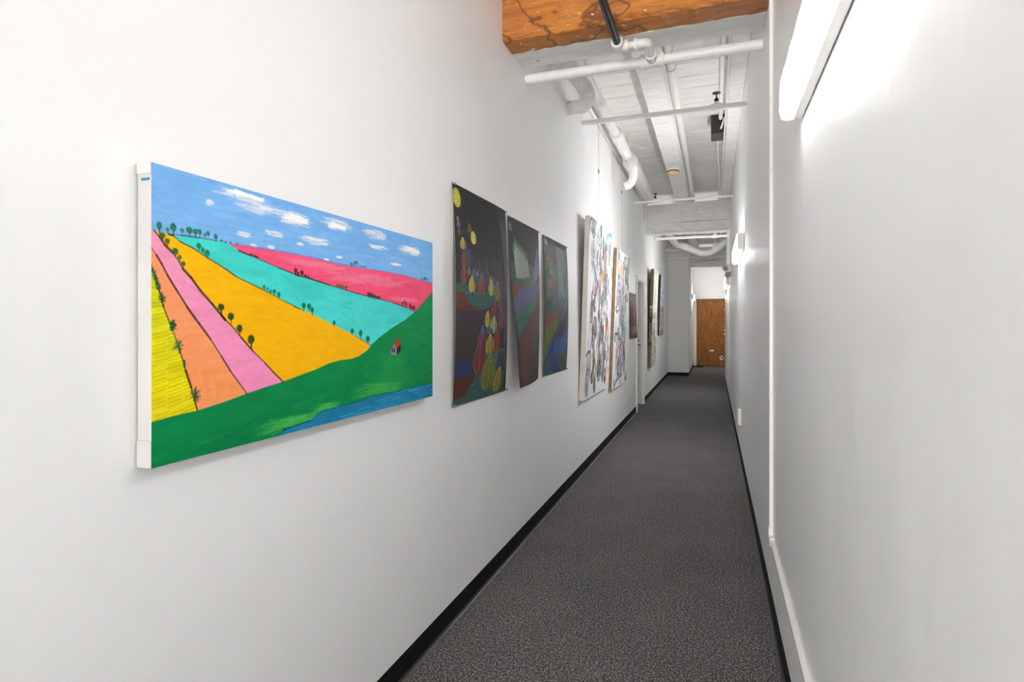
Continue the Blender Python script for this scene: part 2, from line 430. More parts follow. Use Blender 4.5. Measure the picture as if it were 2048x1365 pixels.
# ------------------------------------------------------------------ wall lights
def wall_light(x, y0, y1, z0, z1, n, label, lm='lens', group='white box wall lights along the corridor'):
    """n = +1 / -1: direction from the wall into the room"""
    t = thing('wall_light', label, 'wall light', (x, (y0+y1)/2, (z0+z1)/2), group)
    h = z1-z0; a, b = sorted((x+n*.003, x+n*.027))
    bm = bmesh.new(); bx(bm, a, b, y0+.006, y1-.006, z0-.002, z1-.002, bev=.002)
    obj('backing_pan', bm, M['metal_white'], t)
    # wrap lens: flat bottom, creased front, flat top
    prof = [(.028, z0+.001), (.040, z0-.001), (.052, z0), (.060, z0+.006), (.064, z0+.022), (.0655, z0+.035), (.0635, z0+.045), (.0645, z0+h*.6), (.063, z1-.012), (.054, z1-.001), (.026, z1-.002)]
    bm = bmesh.new(); R_ = []; N = 60
    ya, yb = y0+.004, y1-.004
    for i in range(N+1):
        y = ya+(yb-ya)*i/N
        R_.append([bm.verts.new((x+n*(dx+.0006*math.sin(y*37+j)), y, z+.0006*math.sin(y*51+j*2))) for j, (dx, z) in enumerate(prof)])
    k = len(prof)
    for i in range(N):
        for j in range(k): bm.faces.new((R_[i][j], R_[i][(j+1) % k], R_[i+1][(j+1) % k], R_[i+1][j])).material_index = int(j in (0, 1, 2, 8, 9))
    bm.faces.new(R_[0]); bm.faces.new(R_[-1])
    obj('lens', bm, M[lm], t, True)
    for ye in (y0, y1):
        a, b = sorted((x+n*.003, x+n*.058))
        obj('end_cap', box(a, b, min(ye, ye+.004 if ye == y0 else ye-.004), max(ye, ye+.004 if ye == y0 else ye-.004), z0+.006, z1+.001, bev=.001), M['metal_white'], t)
    obj('mounting_clip', box(*sorted((x, x+n*.006)), y1-.19, y1-.15, z0+.001, z0+.012), M['metal_white'], t)
    return t
wall_light(XR, .70, 1.935, 1.975, 2.105, -1, 'large glowing white wall light nearest the camera, cut off by the photo edge', 'lens_near')
wall_light(XR, 5.39, 6.70, 2.0, 2.15, -1, 'glowing white wall light halfway down the corridor, above the socket')
wall_light(XR, 10.7, 11.95, 2.03, 2.18, -1, 'glowing white wall light beyond and below the twin-head emergency lamp', 'lens_dim')
wall_light(XP, 17.3, 18.45, 2.06, 2.22, 1, 'small glowing white wall light beside the brown door, on the jutting wall', 'lens_dim')
wall_light(XR, -3.0, -1.75, 1.975, 2.105, -1, 'added white wall light on the unseen stretch of wall behind the camera', 'lens')  # unseen lamp, added to brighten faces turned towards the camera

# emergency lamp: box with two round swivel heads
t = thing('emergency_light', 'white emergency lamp with two round heads on the wall past the second light', 'emergency light', (XR, 9.35, 2.1))
obj('housing', box(XR-.055, XR, 9.2, 9.48, 2.13, 2.26, bev=.008), M['metal_white'], t)
for yy, zz, dx in ((9.24, 2.20, -.04), (9.40, 2.11, .03)):
    o = Vector((XR-.05, yy, zz)); ax = Vector((-.55, -.8, -.25))
    b = o+Vector((dx*.5, 0, 0))
    hd = obj('lamp_head', lathe_s(b, ax, [(-.03, .02), (-.02, .038), (.02, .050), (.032, .050), (.033, .044)]), M['metal_white'], t, True)
    obj('reflector', lathe_s(b+ax.normalized()*.0335, ax, [(0, .043), (.001, .042), (.003, .02), (.006, .018)]), M['cap'], hd, True)

# ------------------------------------------------------------------ conduit, socket, signs
t = thing('wall_conduit', 'thin white surface conduit dropping down the wall and turning along above the black baseboard', 'conduit', (XR, 2.84, .37))
cx0 = XR-.016
obj('vertical_channel', box(cx0, XR, 2.845, 2.868, .40, ZC-.001, bev=.003), M['trim'], t)
obj('elbow', box(cx0-.004, XR, 2.838, 2.874, .355, .42, bev=.004), M['trim'], t)
bm = bmesh.new()
vsx = []
for (y, z) in ((2.838, .362), (-3.1, .20)):
    vsx.append([bm.verts.new(p) for p in ((XR, y, z), (cx0, y, z), (cx0, y, z+.021), (XR, y, z+.021))])
for k in range(4): bm.faces.new((vsx[0][k], vsx[0][(k+1) % 4], vsx[1][(k+1) % 4], vsx[1][k]))
bm.faces.new(vsx[0]); bm.faces.new(vsx[1])
obj('horizontal_channel', bm, M['trim'], t)
for z in (1.02, 2.05): obj('joint_cover', box(cx0-.002, XR, 2.842, 2.871, z, z+.012, bev=.002), M['metal_white'], t)
obj('connector', box(cx0-.003, XR, 2.79, 2.83, .352, .388, bev=.003), M['trim'], t)

t = thing('socket_box', 'small white surface-mounted socket box low on the wall under the second light', 'socket', (XR, 6.2, .40))
bm = bmesh.new(); q = [(6.02, .50), (6.14, .50), (6.14, .35), (6.02, .35)]
pr = [(0, 0), (.026, .006), (.03, .012)]; R_ = []
for dx, ins in pr:
    R_.append([bm.verts.new((XR-dx, y+(ins if y < 6.1 else -ins), z+(-ins if z > .42 else ins))) for y, z in q])
for i in range(2):
    for k in range(4): bm.faces.new((R_[i][k], R_[i][(k+1) % 4], R_[i+1][(k+1) % 4], R_[i+1][k]))
bm.faces.new(R_[0]); bm.faces.new(R_[-1])
obj('box_body', bm, M['trim'], t)
for z in (.385, .44): obj('outlet_face', box(XR-.0325, XR-.030, 6.065, 6.095, z, z+.03, bev=.001), M['metal_white'], t)

t = thing('room_number', 'small dark room number stuck on the wall just beyond the white doorway', 'room number', (XL, 9.95, 1.5))
dig = [(-.028, .03), (-.02, .045), (0, .052), (.02, .045), (.028, .028), (.022, .008), (-.005, -.02), (-.03, -.045), (.03, -.045)]
bm = bmesh.new()
for (a0, b0), (a1, b1) in zip(dig[:-1], dig[1:]):
    tube(bm, [(XL+.003, 9.93+a0, 1.53+b0), (XL+.003, 9.93+a1, 1.53+b1)], .0055, 6)
obj('numeral', bm, M['ink'], t)
t = tag(obj('door_sign', box(XP, XP+.006, 16.7, 16.85, 1.53, 1.72, bev=.001), M['ink']), 'tiny dark plate at head height on the jutting wall before the brown door', 'sign')

# ------------------------------------------------------------------ ceiling services
def sleeve(bm, p, d, r, L_): lathe(bm, Vector(p)-Vector(d).normalized()*L_/2, d, [(0, r), (L_, r)], 20)
def collar(c, d, r, L_=.03, lip=.006):
    return lathe_s(Vector(c)-Vector(d).normalized()*L_/2, d, [(0, r), (.0, r+lip), (L_, r+lip), (L_, r)])
def sprinkler(parent, p):
    bm = lathe_s(p, (0, 0, 1), [(0, .012), (.02, .012), (.021, .018), (.03, .018), (.031, .008), (.05, .007)], 12)
    for s_ in (-1, 1): tube(bm, [Vector(p)+Vector((0, s_*.014, .03)), Vector(p)+Vector((0, s_*.012, .055)), Vector(p)+Vector((0, 0, .075))], .004, 8)
    lathe_s_ = lathe_s(Vector(p)+Vector((0, 0, .075)), (0, 0, 1), [(0, .006), (.003, .034), (.006, .034), (.009, .008)], 16)
    me = bpy.data.meshes.new('tmp'); lathe_s_.to_mesh(me); lathe_s_.free(); bm.from_mesh(me); bpy.data.meshes.remove(me)
    obj('sprinkler_head', bm, M['black'], parent, True)

# first sprinkler main with the black branch coming from the near bay
PY, PZ, pr_ = 3.41, 2.885, .030
t = thing('sprinkler_pipe', 'thick white pipe crossing under the brown beam, with a black branch pipe', 'pipe', (XL, PY, PZ), 'white pipes crossing the corridor under the ceiling')
obj('pipe_run', tb([(XL+.001, PY, PZ), (XR-.001, PY, PZ)], pr_, 24), M['pipe'], t, True)
tx = -.338
bm = collar((tx-.055, PY, PZ), (1, 0, 0), pr_, .022, .012)
me = None
obj('tee_collar', bm, M['pipe'], t, True); obj('tee_collar', collar((tx+.055, PY, PZ), (1, 0, 0), pr_, .022, .012), M['pipe'], t, True)
bm = lathe_s((tx-.05, PY, PZ), (1, 0, 0), [(0, pr_), (.005, pr_+.006), (.095, pr_+.006), (.1, pr_)])
obj('tee_body', bm, M['pipe'], t, True)
obj('tee_neck', tb([(tx, PY-.02, PZ), (tx, PY-.075, PZ)], .028, 20), M['pipe'], t, True)
ey, ex = 3.175, -.495
obj('elbow', tb(fillet([(tx, PY-.07, PZ), (tx, ey, PZ), (tx-.06, ey, PZ)], .05, 8), .0255, 20), M['pipe'], t, True)
obj('elbow_collar', collar((tx, PY-.085, PZ), (0, 1, 0), .0255, .02, .007), M['pipe'], t, True)
obj('elbow_collar', collar((tx-.062, ey, PZ), (1, 0, 0), .0255, .022, .008), M['pipe'], t, True)
obj('nipple', tb([(tx-.06, ey, PZ), (ex+.03, ey, PZ)], .020, 20), M['pipe'], t, True)
obj('elbow', tb(fillet([(ex+.045, ey, PZ), (ex, ey, PZ), (ex, ey-.055, PZ)], .04, 8), .0255, 20), M['pipe'], t, True)
obj('elbow_collar', collar((ex+.045, ey, PZ), (1, 0, 0), .0255, .02, .007), M['pipe'], t, True)
obj('elbow_collar', collar((ex, ey-.055, PZ), (0, 1, 0), .0255, .02, .007), M['pipe'], t, True)
obj('black_branch', tb([(ex, ey-.05, PZ), (ex, YB+.003, PZ)], .0205, 20), M['black'], t, True)

t = thing('sprinkler_pipe', 'thin white pipe crossing just before the dark ceiling box, black sprinkler head on it', 'pipe', (XL, 5.03, 3.15), 'white pipes crossing the corridor under the ceiling')
p2y, p2z = 5.03, 3.148
obj('pipe_run', tb([(XL, p2y, p2z), (XR, p2y, p2z)], .0225, 20), M['pipe'], t, True)
sx = [(0.023,5.03,3.161)][0][0]
obj('tee_collar', collar((sx, p2y, p2z), (1, 0, 0), .0225, .085, .010), M['pipe'], t, True)
obj('outlet_boss', lathe_s((sx, p2y, p2z), (0, 0, 1), [(0, .02), (.045, .02)]), M['pipe'], t, True)
sprinkler(t, (sx, p2y, p2z+.04))

t = thing('sprinkler_pipe', 'thin white pipe crossing right before the second beam, sprinkler head near its end', 'pipe', (XL, 8.5, 3.13), 'white pipes crossing the corridor under the ceiling')
p3y, p3z = 8.52, 3.135
obj('pipe_run', tb([(XL, p3y, p3z), (XR, p3y, p3z)], .018, 18), M['pipe'], t, True)
sx = -.80
obj('tee_collar', collar((sx, p3y, p3z), (1, 0, 0), .018, .10, .010), M['pipe'], t, True)
obj('outlet_boss', lathe_s((sx, p3y, p3z), (0, 0, 1), [(0, .018), (.035, .018)]), M['pipe'], t, True)
sprinkler(t, (sx, p3y, p3z+.03))

t = thing('sprinkler_pipe', 'bright white pipe crossing just behind the second beam', 'pipe', (XL, 12.0, 3.09), 'white pipes crossing the corridor under the ceiling')
obj('pipe_run', tb([(XL, 12.0, 3.09), (XR, 12.0, 3.09)], .028, 18), M['pipe'], t, True)
sx = [(0.028,12,3.135)][0][0]
obj('tee_collar', collar((sx, 12.0, 3.09), (1, 0, 0), .028, .10, .012), M['pipe'], t, True)
obj('tee_neck', lathe_s((sx, 12, 3.09), (0, 0, 1), [(0, .022), (.06, .022), (.061, .016), (.30, .016)]), M['pipe'], t, True)

t = thing('sprinkler_pipe', 'thin grey-white pipe crossing the top of the jutting wall near the corridor end', 'pipe', (XL, 15.1, 3.1), 'white pipes crossing the corridor under the ceiling')
zz = [(-0.804,15.1,3.029)][0][2]
obj('pipe_run', tb([(XL, 15.1, zz), (XR2, 15.1, zz)], .022, 14), M['pipe'], t, True)
for px in (-.80, -.74): obj('tee_collar', collar((px, 15.1, zz), (1, 0, 0), .022, .03, .014), M['pipe'], t, True)

# long runs along the corridor
t = thing('drain_pipe', 'fat white pipe stepping up in width along the wall side of the ceiling', 'pipe', (-.943, 6, 3.3))
dx, dz = -.943, 3.30
obj('narrow_section', tb([(dx, 3.4, dz), (dx, 6.02, dz)], .043, 24), M['duct'], t, True)
obj('coupling', lathe_s((dx, 5.82, dz), (0, 1, 0), [(0, .043), (.01, .062), (.17, .064), (.2, .070), (.22, .060)]), M['duct'], t, True)
obj('middle_section', tb([(dx, 6.03, dz), (dx, 7.0, dz)], .060, 24), M['duct'], t, True)
obj('coupling', lathe_s((dx, 6.72, dz), (0, 1, 0), [(0, .060), (.005, .070), (.14, .072), (.16, .088), (.2, .092)]), M['duct'], t, True)
obj('wide_section', tb([(dx, 6.9, dz), (dx, 8.95, dz), (dx, 9.06, dz), (dx, 9.12, dz), (dx, 9.14, dz)], [.092, .092, .088, .065, .03], 28), M['duct'], t, True)
pts = [(-0.896,6.62,3.239),(-0.875,6.62,3.161),(-0.867,6.62,3.091),(-0.87,6.62,3.022),(-0.903,6.62,2.955),(-0.964,6.62,2.933)]
pts[0] = (dx+.02, 6.72, dz); 
sp = spline(pts, 6)
b_ = obj('elbow_branch', tube(bmesh.new(), sp, .047, 20), M['duct'], t, True)
obj('branch_collar', tb([sp[10], sp[12], sp[13]], .054, 20), M['duct'], t, True)
for y in (4.2, 6.3, 8.0):
    obj('strap', collar((dx, y, dz), (0, 1, 0), .043 if y < 6 else (.06 if y < 6.7 else .092), .02, .002), M['pipe'], t, True)
    obj('hanger_rod', tb([(dx, y, dz+.04), (dx, y, ZC)], .004, 8), M['pipe'], t)

t = thing('flexible_hose', 'ribbed white flexible hose curling from beside the fat pipe into the wall', 'hose', (XL, 4.6, 3.2))
P_ = [(-0.925,4,3.218)] + [(-0.909,4.08,3.112)] + [(-0.88,4.18,3.05)] + [(-0.933,4.28,3.016)] + [(-1.065,4.45,3.077)]
P_ = [(-1.05, 3.42, 3.235), (-1.0, 3.8, 3.16)] + [tuple(p) for p in P_[1:]]
P_[-1] = (XL+.075, P_[-1][1], P_[-1][2]); P_.append((XL+.006, P_[-1][1], P_[-1][2]))
sp = spline(P_, 40)
obj('ribbed_tube', tube(bmesh.new(), sp, [.047+(.006 if i % 4 in (1, 2) else -.004) for i in range(len(sp))], 24), M['pipe'], t, False)
obj('wall_collar', collar((XL+.006, P_[-1][1], P_[-1][2]), (1, 0, 0), .058, .012, .012), M['pipe'], t, True)

t = thing('conduit_pipe', 'round white pipe running along beside the middle joist', 'pipe', (-.337, 6, 3.5))
obj('pipe_run', tb([(-.337, 3.36, 3.50), (-.337, 10.4, 3.50)], .0375, 24), M['pipe'], t, True)
for y in (4.62, 4.78, 4.95, 8.6): obj('coupling', collar((-.337, y, 3.50), (0, 1, 0), .0375, .03, .006), M['pipe'], t, True)
for y in (4.4, 7.0, 9.6): obj('hanger', box(-.345, -.329, y, y+.02, 3.535, ZC, bev=.001), M['pipe'], t)
t = tag(obj('cable', tb([(-.378, 3.4, ZJ+.04), (-.378, 6.6, ZJ+.03), (-.375, 10.3, ZJ+.04)], .008, 8), M['pipe']), 'thin white cable clipped along the side of the middle joist', 'cable')

t = thing('conduit_pipe', 'slim white pipe running along beside the joist near the far wall', 'pipe', (.075, 6, 3.55))
obj('pipe_run', tb([(.072, 3.36, 3.55), (.072, 6.49, 3.55)], .02, 16), M['pipe'], t, True)
for y in (4.2, 5.9): obj('hanger', box(.068, .076, y, y+.02, 3.565, ZC, bev=.001), M['pipe'], t)
tag(obj('cable', tb([(.110, 3.4, ZJ-.004), (.112, 5.5, ZJ-.01), (.108, 8, ZJ-.006), (.112, 10.0, ZJ-.012)], .0075, 8), M['pipe']), 'thin white cable hugging the joist beside the slim pipe', 'cable')
tag(obj('cable', tb(spline([(.05, 6.8, ZJ+.12), (.045, 7.05, ZJ+.04), (.055, 7.6, ZJ+.02), (.075, 8.4, ZJ+.03), (.08, 10.3, ZJ+.03)], 8), .011, 10), M['pipe']), 'white cable drooping out from behind the dark ceiling box', 'cable')

# conduit along the wall under the ceiling, dropping to a plug near the second beam
t = thing('wall_conduit', 'white conduit high along the painting wall, ending in a short drop at the second beam', 'conduit', (XL, 6, 3.37))
cz = 3.365
obj('pipe_run', tb(fillet([(XL+.022, 3.36, cz), (XL+.022, 9.93, cz), (XL+.022, 9.93, 3.10)], .08), .014, 14), M['pipe'], t, True)
obj('cable_plug', lathe_s((XL+.022, 9.93, 3.12), (0, 0, -1), [(0, .02), (.004, .027), (.13, .027), (.135, .02)]), M['pipe'], t, True)
tag(obj('ledger_strip', box(XL, XL+.045, 3.36, 10.08, cz+.04, cz+.075, bev=.003), M['beam_white']), 'white wooden strip fixed high on the painting wall beside the fat pipe', 'strip')
tag(obj('conduit_pipe', tb([(XL, 10.06, ZJ-.02), (XR, 10.06, ZJ+.0)], .012, 10), M['pipe']), 'thin conduit clipped along the top edge of the second beam', 'pipe')
tag(obj('conduit_pipe', tb([(XL, 9.98, ZJ+.03), (XR, 9.98, ZJ+.035)], .010, 10), M['pipe']), 'thinner conduit stretched just in front of the second beam top', 'pipe')

# dark box
BXy0, BXy1 = 6.5, 6.78
q = [(-0.025,6.5,3.589),(0.111,6.5,3.386)]
t = thing('ceiling_box', 'dark grey rectangular box fixed under the ceiling boards behind the second pipe', 'box', (0, 6.6, 3.4))
zb = 3.40; qx0, qx1 = q[0][0], min(q[1][0]+.01, .118)
obj('box_body', box(qx0, qx1, BXy0, BXy1, zb, ZC-.002, bev=.002), M['darkbox'], t)
obj('bottom_cover', box(qx0+.003, qx1-.003, BXy0+.003, BXy1-.003, zb-.004, zb, bev=.001), M['darkbox2'], t)
obj('cable_stub', tb(spline([(qx1-.01, BXy0-.02, zb+.15), (qx1-.03, BXy0-.03, zb+.07), (qx1-.045, BXy0-.004, zb+.04)], 6), .010, 10), M['pipe'], t, True)

# smoke detector on the middle joist
c0 = [(-0.507,7.843,3.4)][0]
t = thing('smoke_detector', 'round yellowed smoke detector on a dark base under the middle joist', 'smoke detector', (c0[0], c0[1], ZJ))
obj('base', lathe_s((c0[0], c0[1], ZJ), (0, 0, -1), [(0, .085), (.018, .088), (.024, .082)], 32), M['metal_white'], t, True)
obj('dark_ring', lathe_s((c0[0], c0[1], ZJ-.024), (0, 0, -1), [(0, .08), (.012, .08)], 32), M['brown_dk'], t, True)
obj('cover', lathe_s((c0[0], c0[1], ZJ-.036), (0, 0, -1), [(0, .078), (.018, .076), (.020, .066), (.026, .066), (.028, .06), (.045, .048), (.048, .02)], 32), M['cream'], t, True)

# loose wires on the boards
tag(obj('loose_wire', tb(spline([(-0.91,6.729,3.58),(-0.964,6.916,3.58),(-0.986,7.127,3.58),(-0.894,7.21,3.58),(-0.825,7.39,3.58),(-0.746,7.498,3.58),(-0.658,7.74,3.58)], 8), .0045, 8), M['pipe']), 'thin white wire looping loosely below the boards to the middle joist', 'wire')
tag(obj('loose_wire', tb(spline([(x, y, 3.592) for x, y, z in [(-1.062,5.29,3.59),(-0.985,5.359,3.59),(-1.016,5.485,3.59),(-1.042,5.551,3.59)]], 8), .0035, 8), M['pipe']), 'short white wire poking from the boards beside the ribbed hose', 'wire')

# drooping duct beyond the second beam
t = thing('flexible_duct', 'smooth white duct sagging across the ceiling beyond the second beam', 'duct', (-.3, 13.4, 3.05))
sp = spline([(XL+.05, 12.4, 3.5)] + [(-0.816,13.3,3.171),(-0.643,13.3,3.095),(-0.451,13.3,2.997),(-0.261,13.3,2.917),(-0.094,13.3,2.916),(0.052,13.3,2.987),(0.165,13.3,3.08),(0.298,13.3,3.172)], 6)
obj('duct_run', tube(bmesh.new(), sp, .072, 20), M['duct'], t, True)
k = [(0.031,13.3,2.999)][0]
obj('clamp', tube(bmesh.new(), [Vector(k)+Vector((-.03, 0, -.02)), Vector(k)+Vector((.03, 0, .025))], .085, 20), M['pipe'], t, True)
obj('hanger_rod', tb([(k[0], 13.3, k[2]+.05), (k[0], 13.3, ZC)], .008, 8), M['pipe'], t)
obj('seam_band', tube(bmesh.new(), [sp[13], sp[15]], .0755, 20), M['pipe'], t, True)
t = thing('duct_pipe', 'straight white pipe crossing behind the sagging duct near the corridor end', 'pipe', (XL, 14.6, 3.25))
zz = [(-0.777,14.6,3.171)][0][2]
obj('pipe_run', tb([(XL, 14.6, zz), (XR2, 14.6, zz-.0)], .042, 18), M['duct'], t, True)
for q_ in [(-0.308,14.5,3.066),(0.056,14.5,3.039)]:
    obj('black_valve', lathe_s((q_[0], 14.56, zz-.05), (0, 0, -1), [(0, .02), (.02, .03), (.05, .03), (.055, .05), (.065, .05)], 14), M['black'], t, True)

# ------------------------------------------------------------------ painting surfaces
def vnoise(ny, nx, cy, cx, seed):
    """smooth value noise, cy x cx cells"""
    r = np.random.default_rng(seed); g = r.random((cy+2, cx+2))
    y = np.linspace(0, cy, ny); x = np.linspace(0, cx, nx)
    yi = y.astype(int); xi = x.astype(int); fy = (y-yi)[:, None]; fx = (x-xi)[None, :]
    fy = fy*fy*(3-2*fy); fx = fx*fx*(3-2*fx)
    a = g[np.ix_(yi, xi)]; b = g[np.ix_(yi, xi+1)]; c_ = g[np.ix_(yi+1, xi)]; d = g[np.ix_(yi+1, xi+1)]
    return (a*(1-fx)+b*fx)*(1-fy)+(c_*(1-fx)+d*fx)*fy

class Art:
    """a painting laid out in metres on its own sheet: (u, v) from the lower near corner"""
    def __init__(s, w_, h_, res, bg):
        s.w, s.h = w_, h_; s.nx, s.ny = int(w_/res)*2, int(h_/res)*2
        s.a = np.empty((s.ny, s.nx, 3)); s.a[:] = lin(bg)
        s.sx, s.sy = s.nx/w_, s.ny/h_
    def _m(s, pts):
        p = np.array([q[:2] for q in pts], float)*[s.sx, s.sy]
        y0 = max(int(p[:, 1].min()), 0); y1 = min(int(p[:, 1].max())+1, s.ny)
        for y in range(y0, y1):
            yy = y+.5; xs = []
            for i in range(len(p)):
                (xa, ya), (xb, yb) = p[i], p[(i+1) % len(p)]
                if (ya <= yy) != (yb <= yy): xs.append(xa+(yy-ya)/(yb-ya)*(xb-xa))
            xs.sort()
            for i in range(0, len(xs)-1, 2):
                a, b = max(int(round(xs[i])), 0), min(int(round(xs[i+1])), s.nx)
                if b > a: yield y, a, b
    def poly(s, pts, col, al=1.0, grad=None, tex=0, seed=1):
        c_ = np.array(lin(col))
        g = np.array(lin(grad)) if grad else None
        vs2 = [q[1] for q in pts]; v0, v1 = min(vs2), max(vs2)
        if tex: N = vnoise(s.ny//2, s.nx//2, max(int(s.h*60), 2), max(int(s.w*14), 2), seed)
        for y, a, b in s._m(pts):
            cc = c_ if g is None else c_+(g-c_)*np.clip((y/s.sy-v0)/max(v1-v0, 1e-6), 0, 1)
            if tex:
                n_ = N[min(y//2, s.ny//2-1), (np.arange(a, b)//2).clip(0, s.nx//2-1)][:, None]
                cc = cc*(1+tex*(n_-.5)*2)
            s.a[y, a:b] = s.a[y, a:b]*(1-al)+cc*al
    def ell(s, e, col, al=1.0, soft=0.0, ragged=0):
        u, v, ru, rv = e[:4]; c_ = np.array(lin(col))
        x0, x1 = max(int((u-ru*1.3)*s.sx), 0), min(int((u+ru*1.3)*s.sx)+2, s.nx)
        y0, y1 = max(int((v-rv*1.3)*s.sy), 0), min(int((v+rv*1.3)*s.sy)+2, s.ny)
        if x1 <= x0 or y1 <= y0: return
        X = ((np.arange(x0, x1)+.5)/s.sx-u)/ru; Y = ((np.arange(y0, y1)+.5)/s.sy-v)/rv
        d = np.sqrt(X[None, :]**2+Y[:, None]**2)
        if ragged: d = d+ragged*(rng.random(d.shape)-.5)
        m = np.clip((1-d)/max(soft, .02)+.5, 0, 1)*al
        s.a[y0:y1, x0:x1] = s.a[y0:y1, x0:x1]*(1-m[..., None])+c_*m[..., None]
    def line(s, pts, wd, col, al=1.0, rag=.4):
        c_ = np.array(lin(col)); pts = [np.array(p[:2]) for p in pts]
        for a, b in zip(pts[:-1], pts[1:]):
            W = wd*(1+rag*(rng.random()-.5)*2)/2
            x0 = max(int((min(a[0], b[0])-W)*s.sx)-1, 0); x1 = min(int((max(a[0], b[0])+W)*s.sx)+2, s.nx)
            y0 = max(int((min(a[1], b[1])-W)*s.sy)-1, 0); y1 = min(int((max(a[1], b[1])+W)*s.sy)+2, s.ny)
            if x1 <= x0 or y1 <= y0: continue
            X = (np.arange(x0, x1)+.5)[None, :]/s.sx; Y = (np.arange(y0, y1)+.5)[:, None]/s.sy
            dx_, dy_ = b-a; L2 = dx_*dx_+dy_*dy_+1e-12
            t_ = np.clip(((X-a[0])*dx_+(Y-a[1])*dy_)/L2, 0, 1)
            d = np.hypot(X-a[0]-t_*dx_, Y-a[1]-t_*dy_)
            m = np.clip((W-d)*s.sx+.5, 0, 1)*al
            s.a[y0:y1, x0:x1] = s.a[y0:y1, x0:x1]*(1-m[..., None])+c_*m[..., None]
    def scrib(s, e, col, n=60, wd=.002, al=.6, horiz=True, seed=3):
        """loose brush or chalk strokes filling an ellipse"""
        r = random.Random(seed); u, v, ru, rv = e[:4]
        for i in range(n):
            a = r.uniform(0, 2*PI); q = math.sqrt(r.random()); x, y = u+ru*q*math.cos(a), v+rv*q*math.sin(a)
            L_ = (ru if horiz else rv)*r.uniform(.15, .5)
            d = (L_, L_*r.uniform(-.15, .15)) if horiz else (L_*r.uniform(-.15, .15), L_)
            s.line([(x-d[0], y-d[1]), (x+d[0], y+d[1])], wd, col, al)
    def begin(s): s.keep = s.a.copy()
    def clip(s, pts):
        m = np.zeros(s.a.shape[:2], bool)
        for y, a, b in s._m(pts): m[y, a:b] = True
        s.a[~m] = s.keep[~m]
    def out(s):
        a = s.a.reshape(s.ny//2, 2, s.nx//2, 2, 3).mean(axis=(1, 3))
        return np.clip(a, 0, 1)

def sheet(name, art, fn, mat, parent, back=None, thick=.0007):
    """grid mesh carrying the painting; fn(u, v) -> xyz arrays"""
    img = art.out(); ny, nx = img.shape[:2]
    u = np.linspace(0, art.w, nx); v = np.linspace(0, art.h, ny); U, V = np.meshgrid(u, v)
    co = np.stack(fn(U, V), -1).reshape(-1, 3)
    idx = np.arange(nx*ny).reshape(ny, nx)
    q = np.stack([idx[:-1, :-1], idx[:-1, 1:], idx[1:, 1:], idx[1:, :-1]], -1).reshape(-1, 4)
    cols = np.concatenate([img.reshape(-1, 3), np.ones((nx*ny, 1))], 1)
    nf = len(q); mi = np.zeros(nf, int)
    if back is not None:
        st_ = 6; bi = np.unique(np.r_[np.arange(0, nx, st_), nx-1]); bj = np.unique(np.r_[np.arange(0, ny, st_), ny-1])
        Ub, Vb = np.meshgrid(u[bi], v[bj]); cb = np.stack(fn(Ub, Vb), -1); cb[..., 0] -= thick; cb = cb.reshape(-1, 3)
        ib = np.arange(len(bi)*len(bj)).reshape(len(bj), len(bi))+len(co)
        qb = np.stack([ib[:-1, :-1], ib[1:, :-1], ib[1:, 1:], ib[:-1, 1:]], -1).reshape(-1, 4)
        co = np.concatenate([co, cb]); q = np.concatenate([q, qb]); mi = np.concatenate([mi, np.ones(len(qb), int)])
        cols = np.concatenate([cols, np.ones((len(cb), 4))*.6])
    me = bpy.data.meshes.new(name)
    me.vertices.add(len(co)); me.vertices.foreach_set('co', co.ravel().astype(np.float32))
    me.loops.add(len(q)*4); me.loops.foreach_set('vertex_index', q.ravel().astype(np.int32))
    me.polygons.add(len(q)); me.polygons.foreach_set('loop_start', np.arange(0, len(q)*4, 4).astype(np.int32))
    me.update(calc_edges=True)
    at = me.color_attributes.new('paint', 'FLOAT_COLOR', 'POINT')
    at.data.foreach_set('color', cols.ravel().astype(np.float32))
    me.polygons.foreach_set('use_smooth', np.ones(len(q), bool))
    o = link(name, me, [mat] if back is None else [mat, back], parent)
    me.polygons.foreach_set('material_index', mi.astype(np.int32)); me.update()
    return o

# ---- the landscape ---------------------------------------------------------
FX, FY, FZ, FW, FH = -1.067, .84, 1.058, 1.218, .618
A = Art(FW, FH, .0013, '86bdf2')
A.poly([(0, 0), (FW, 0), (FW, FH), (0, FH)], '9accf6', 1, '78b4f0', .05)
rs = random.Random(5)
for i in range(420):
    x, y = rs.uniform(0, FW), rs.uniform(.30, FH); L_ = rs.uniform(.03, .14)
    A.line([(x, y), (x+L_, y+rs.uniform(-.006, .006))], rs.uniform(.003, .010), rs.choice(['70b0f0', '86bef4', '9bcef8', '6aaaec', '7eb6f2']), .22)
for e in [(0.24,0.597,0.07,0.011),(0.269,0.577,0.047,0.015),(0.409,0.576,0.036,0.017),(0.24,0.507,0.02,0.006),(0.341,0.523,0.026,0.007),(0.141,0.564,0.01,0.006),(0.272,0.484,0.01,0.004),(0.33,0.488,0.01,0.004),(0.336,0.583,0.042,0.008)]:
    A.ell(e, 'b9cdee', .4, 1.0, .3); A.scrib(e, 'eef0f6', 30, .0028, .4, seed=int(e[0]*1000))
for e in [(0.422,0.574,0.054,0.018),(0.601,0.59,0.06,0.017),(0.802,0.59,0.056,0.016),(1.043,0.565,0.074,0.016),(0.499,0.528,0.056,0.011),(0.437,0.51,0.012,0.003),(0.824,0.549,0.047,0.006),(0.552,0.479,0.01,0.002),(0.611,0.493,0.01,0.003),(0.937,0.503,0.029,0.004)]:
    A.ell(e, 'b4cef2', .45, 1.0, .3); A.scrib(e, 'f1f1f2', 34, .0032, .45, seed=int(e[0]*1000))
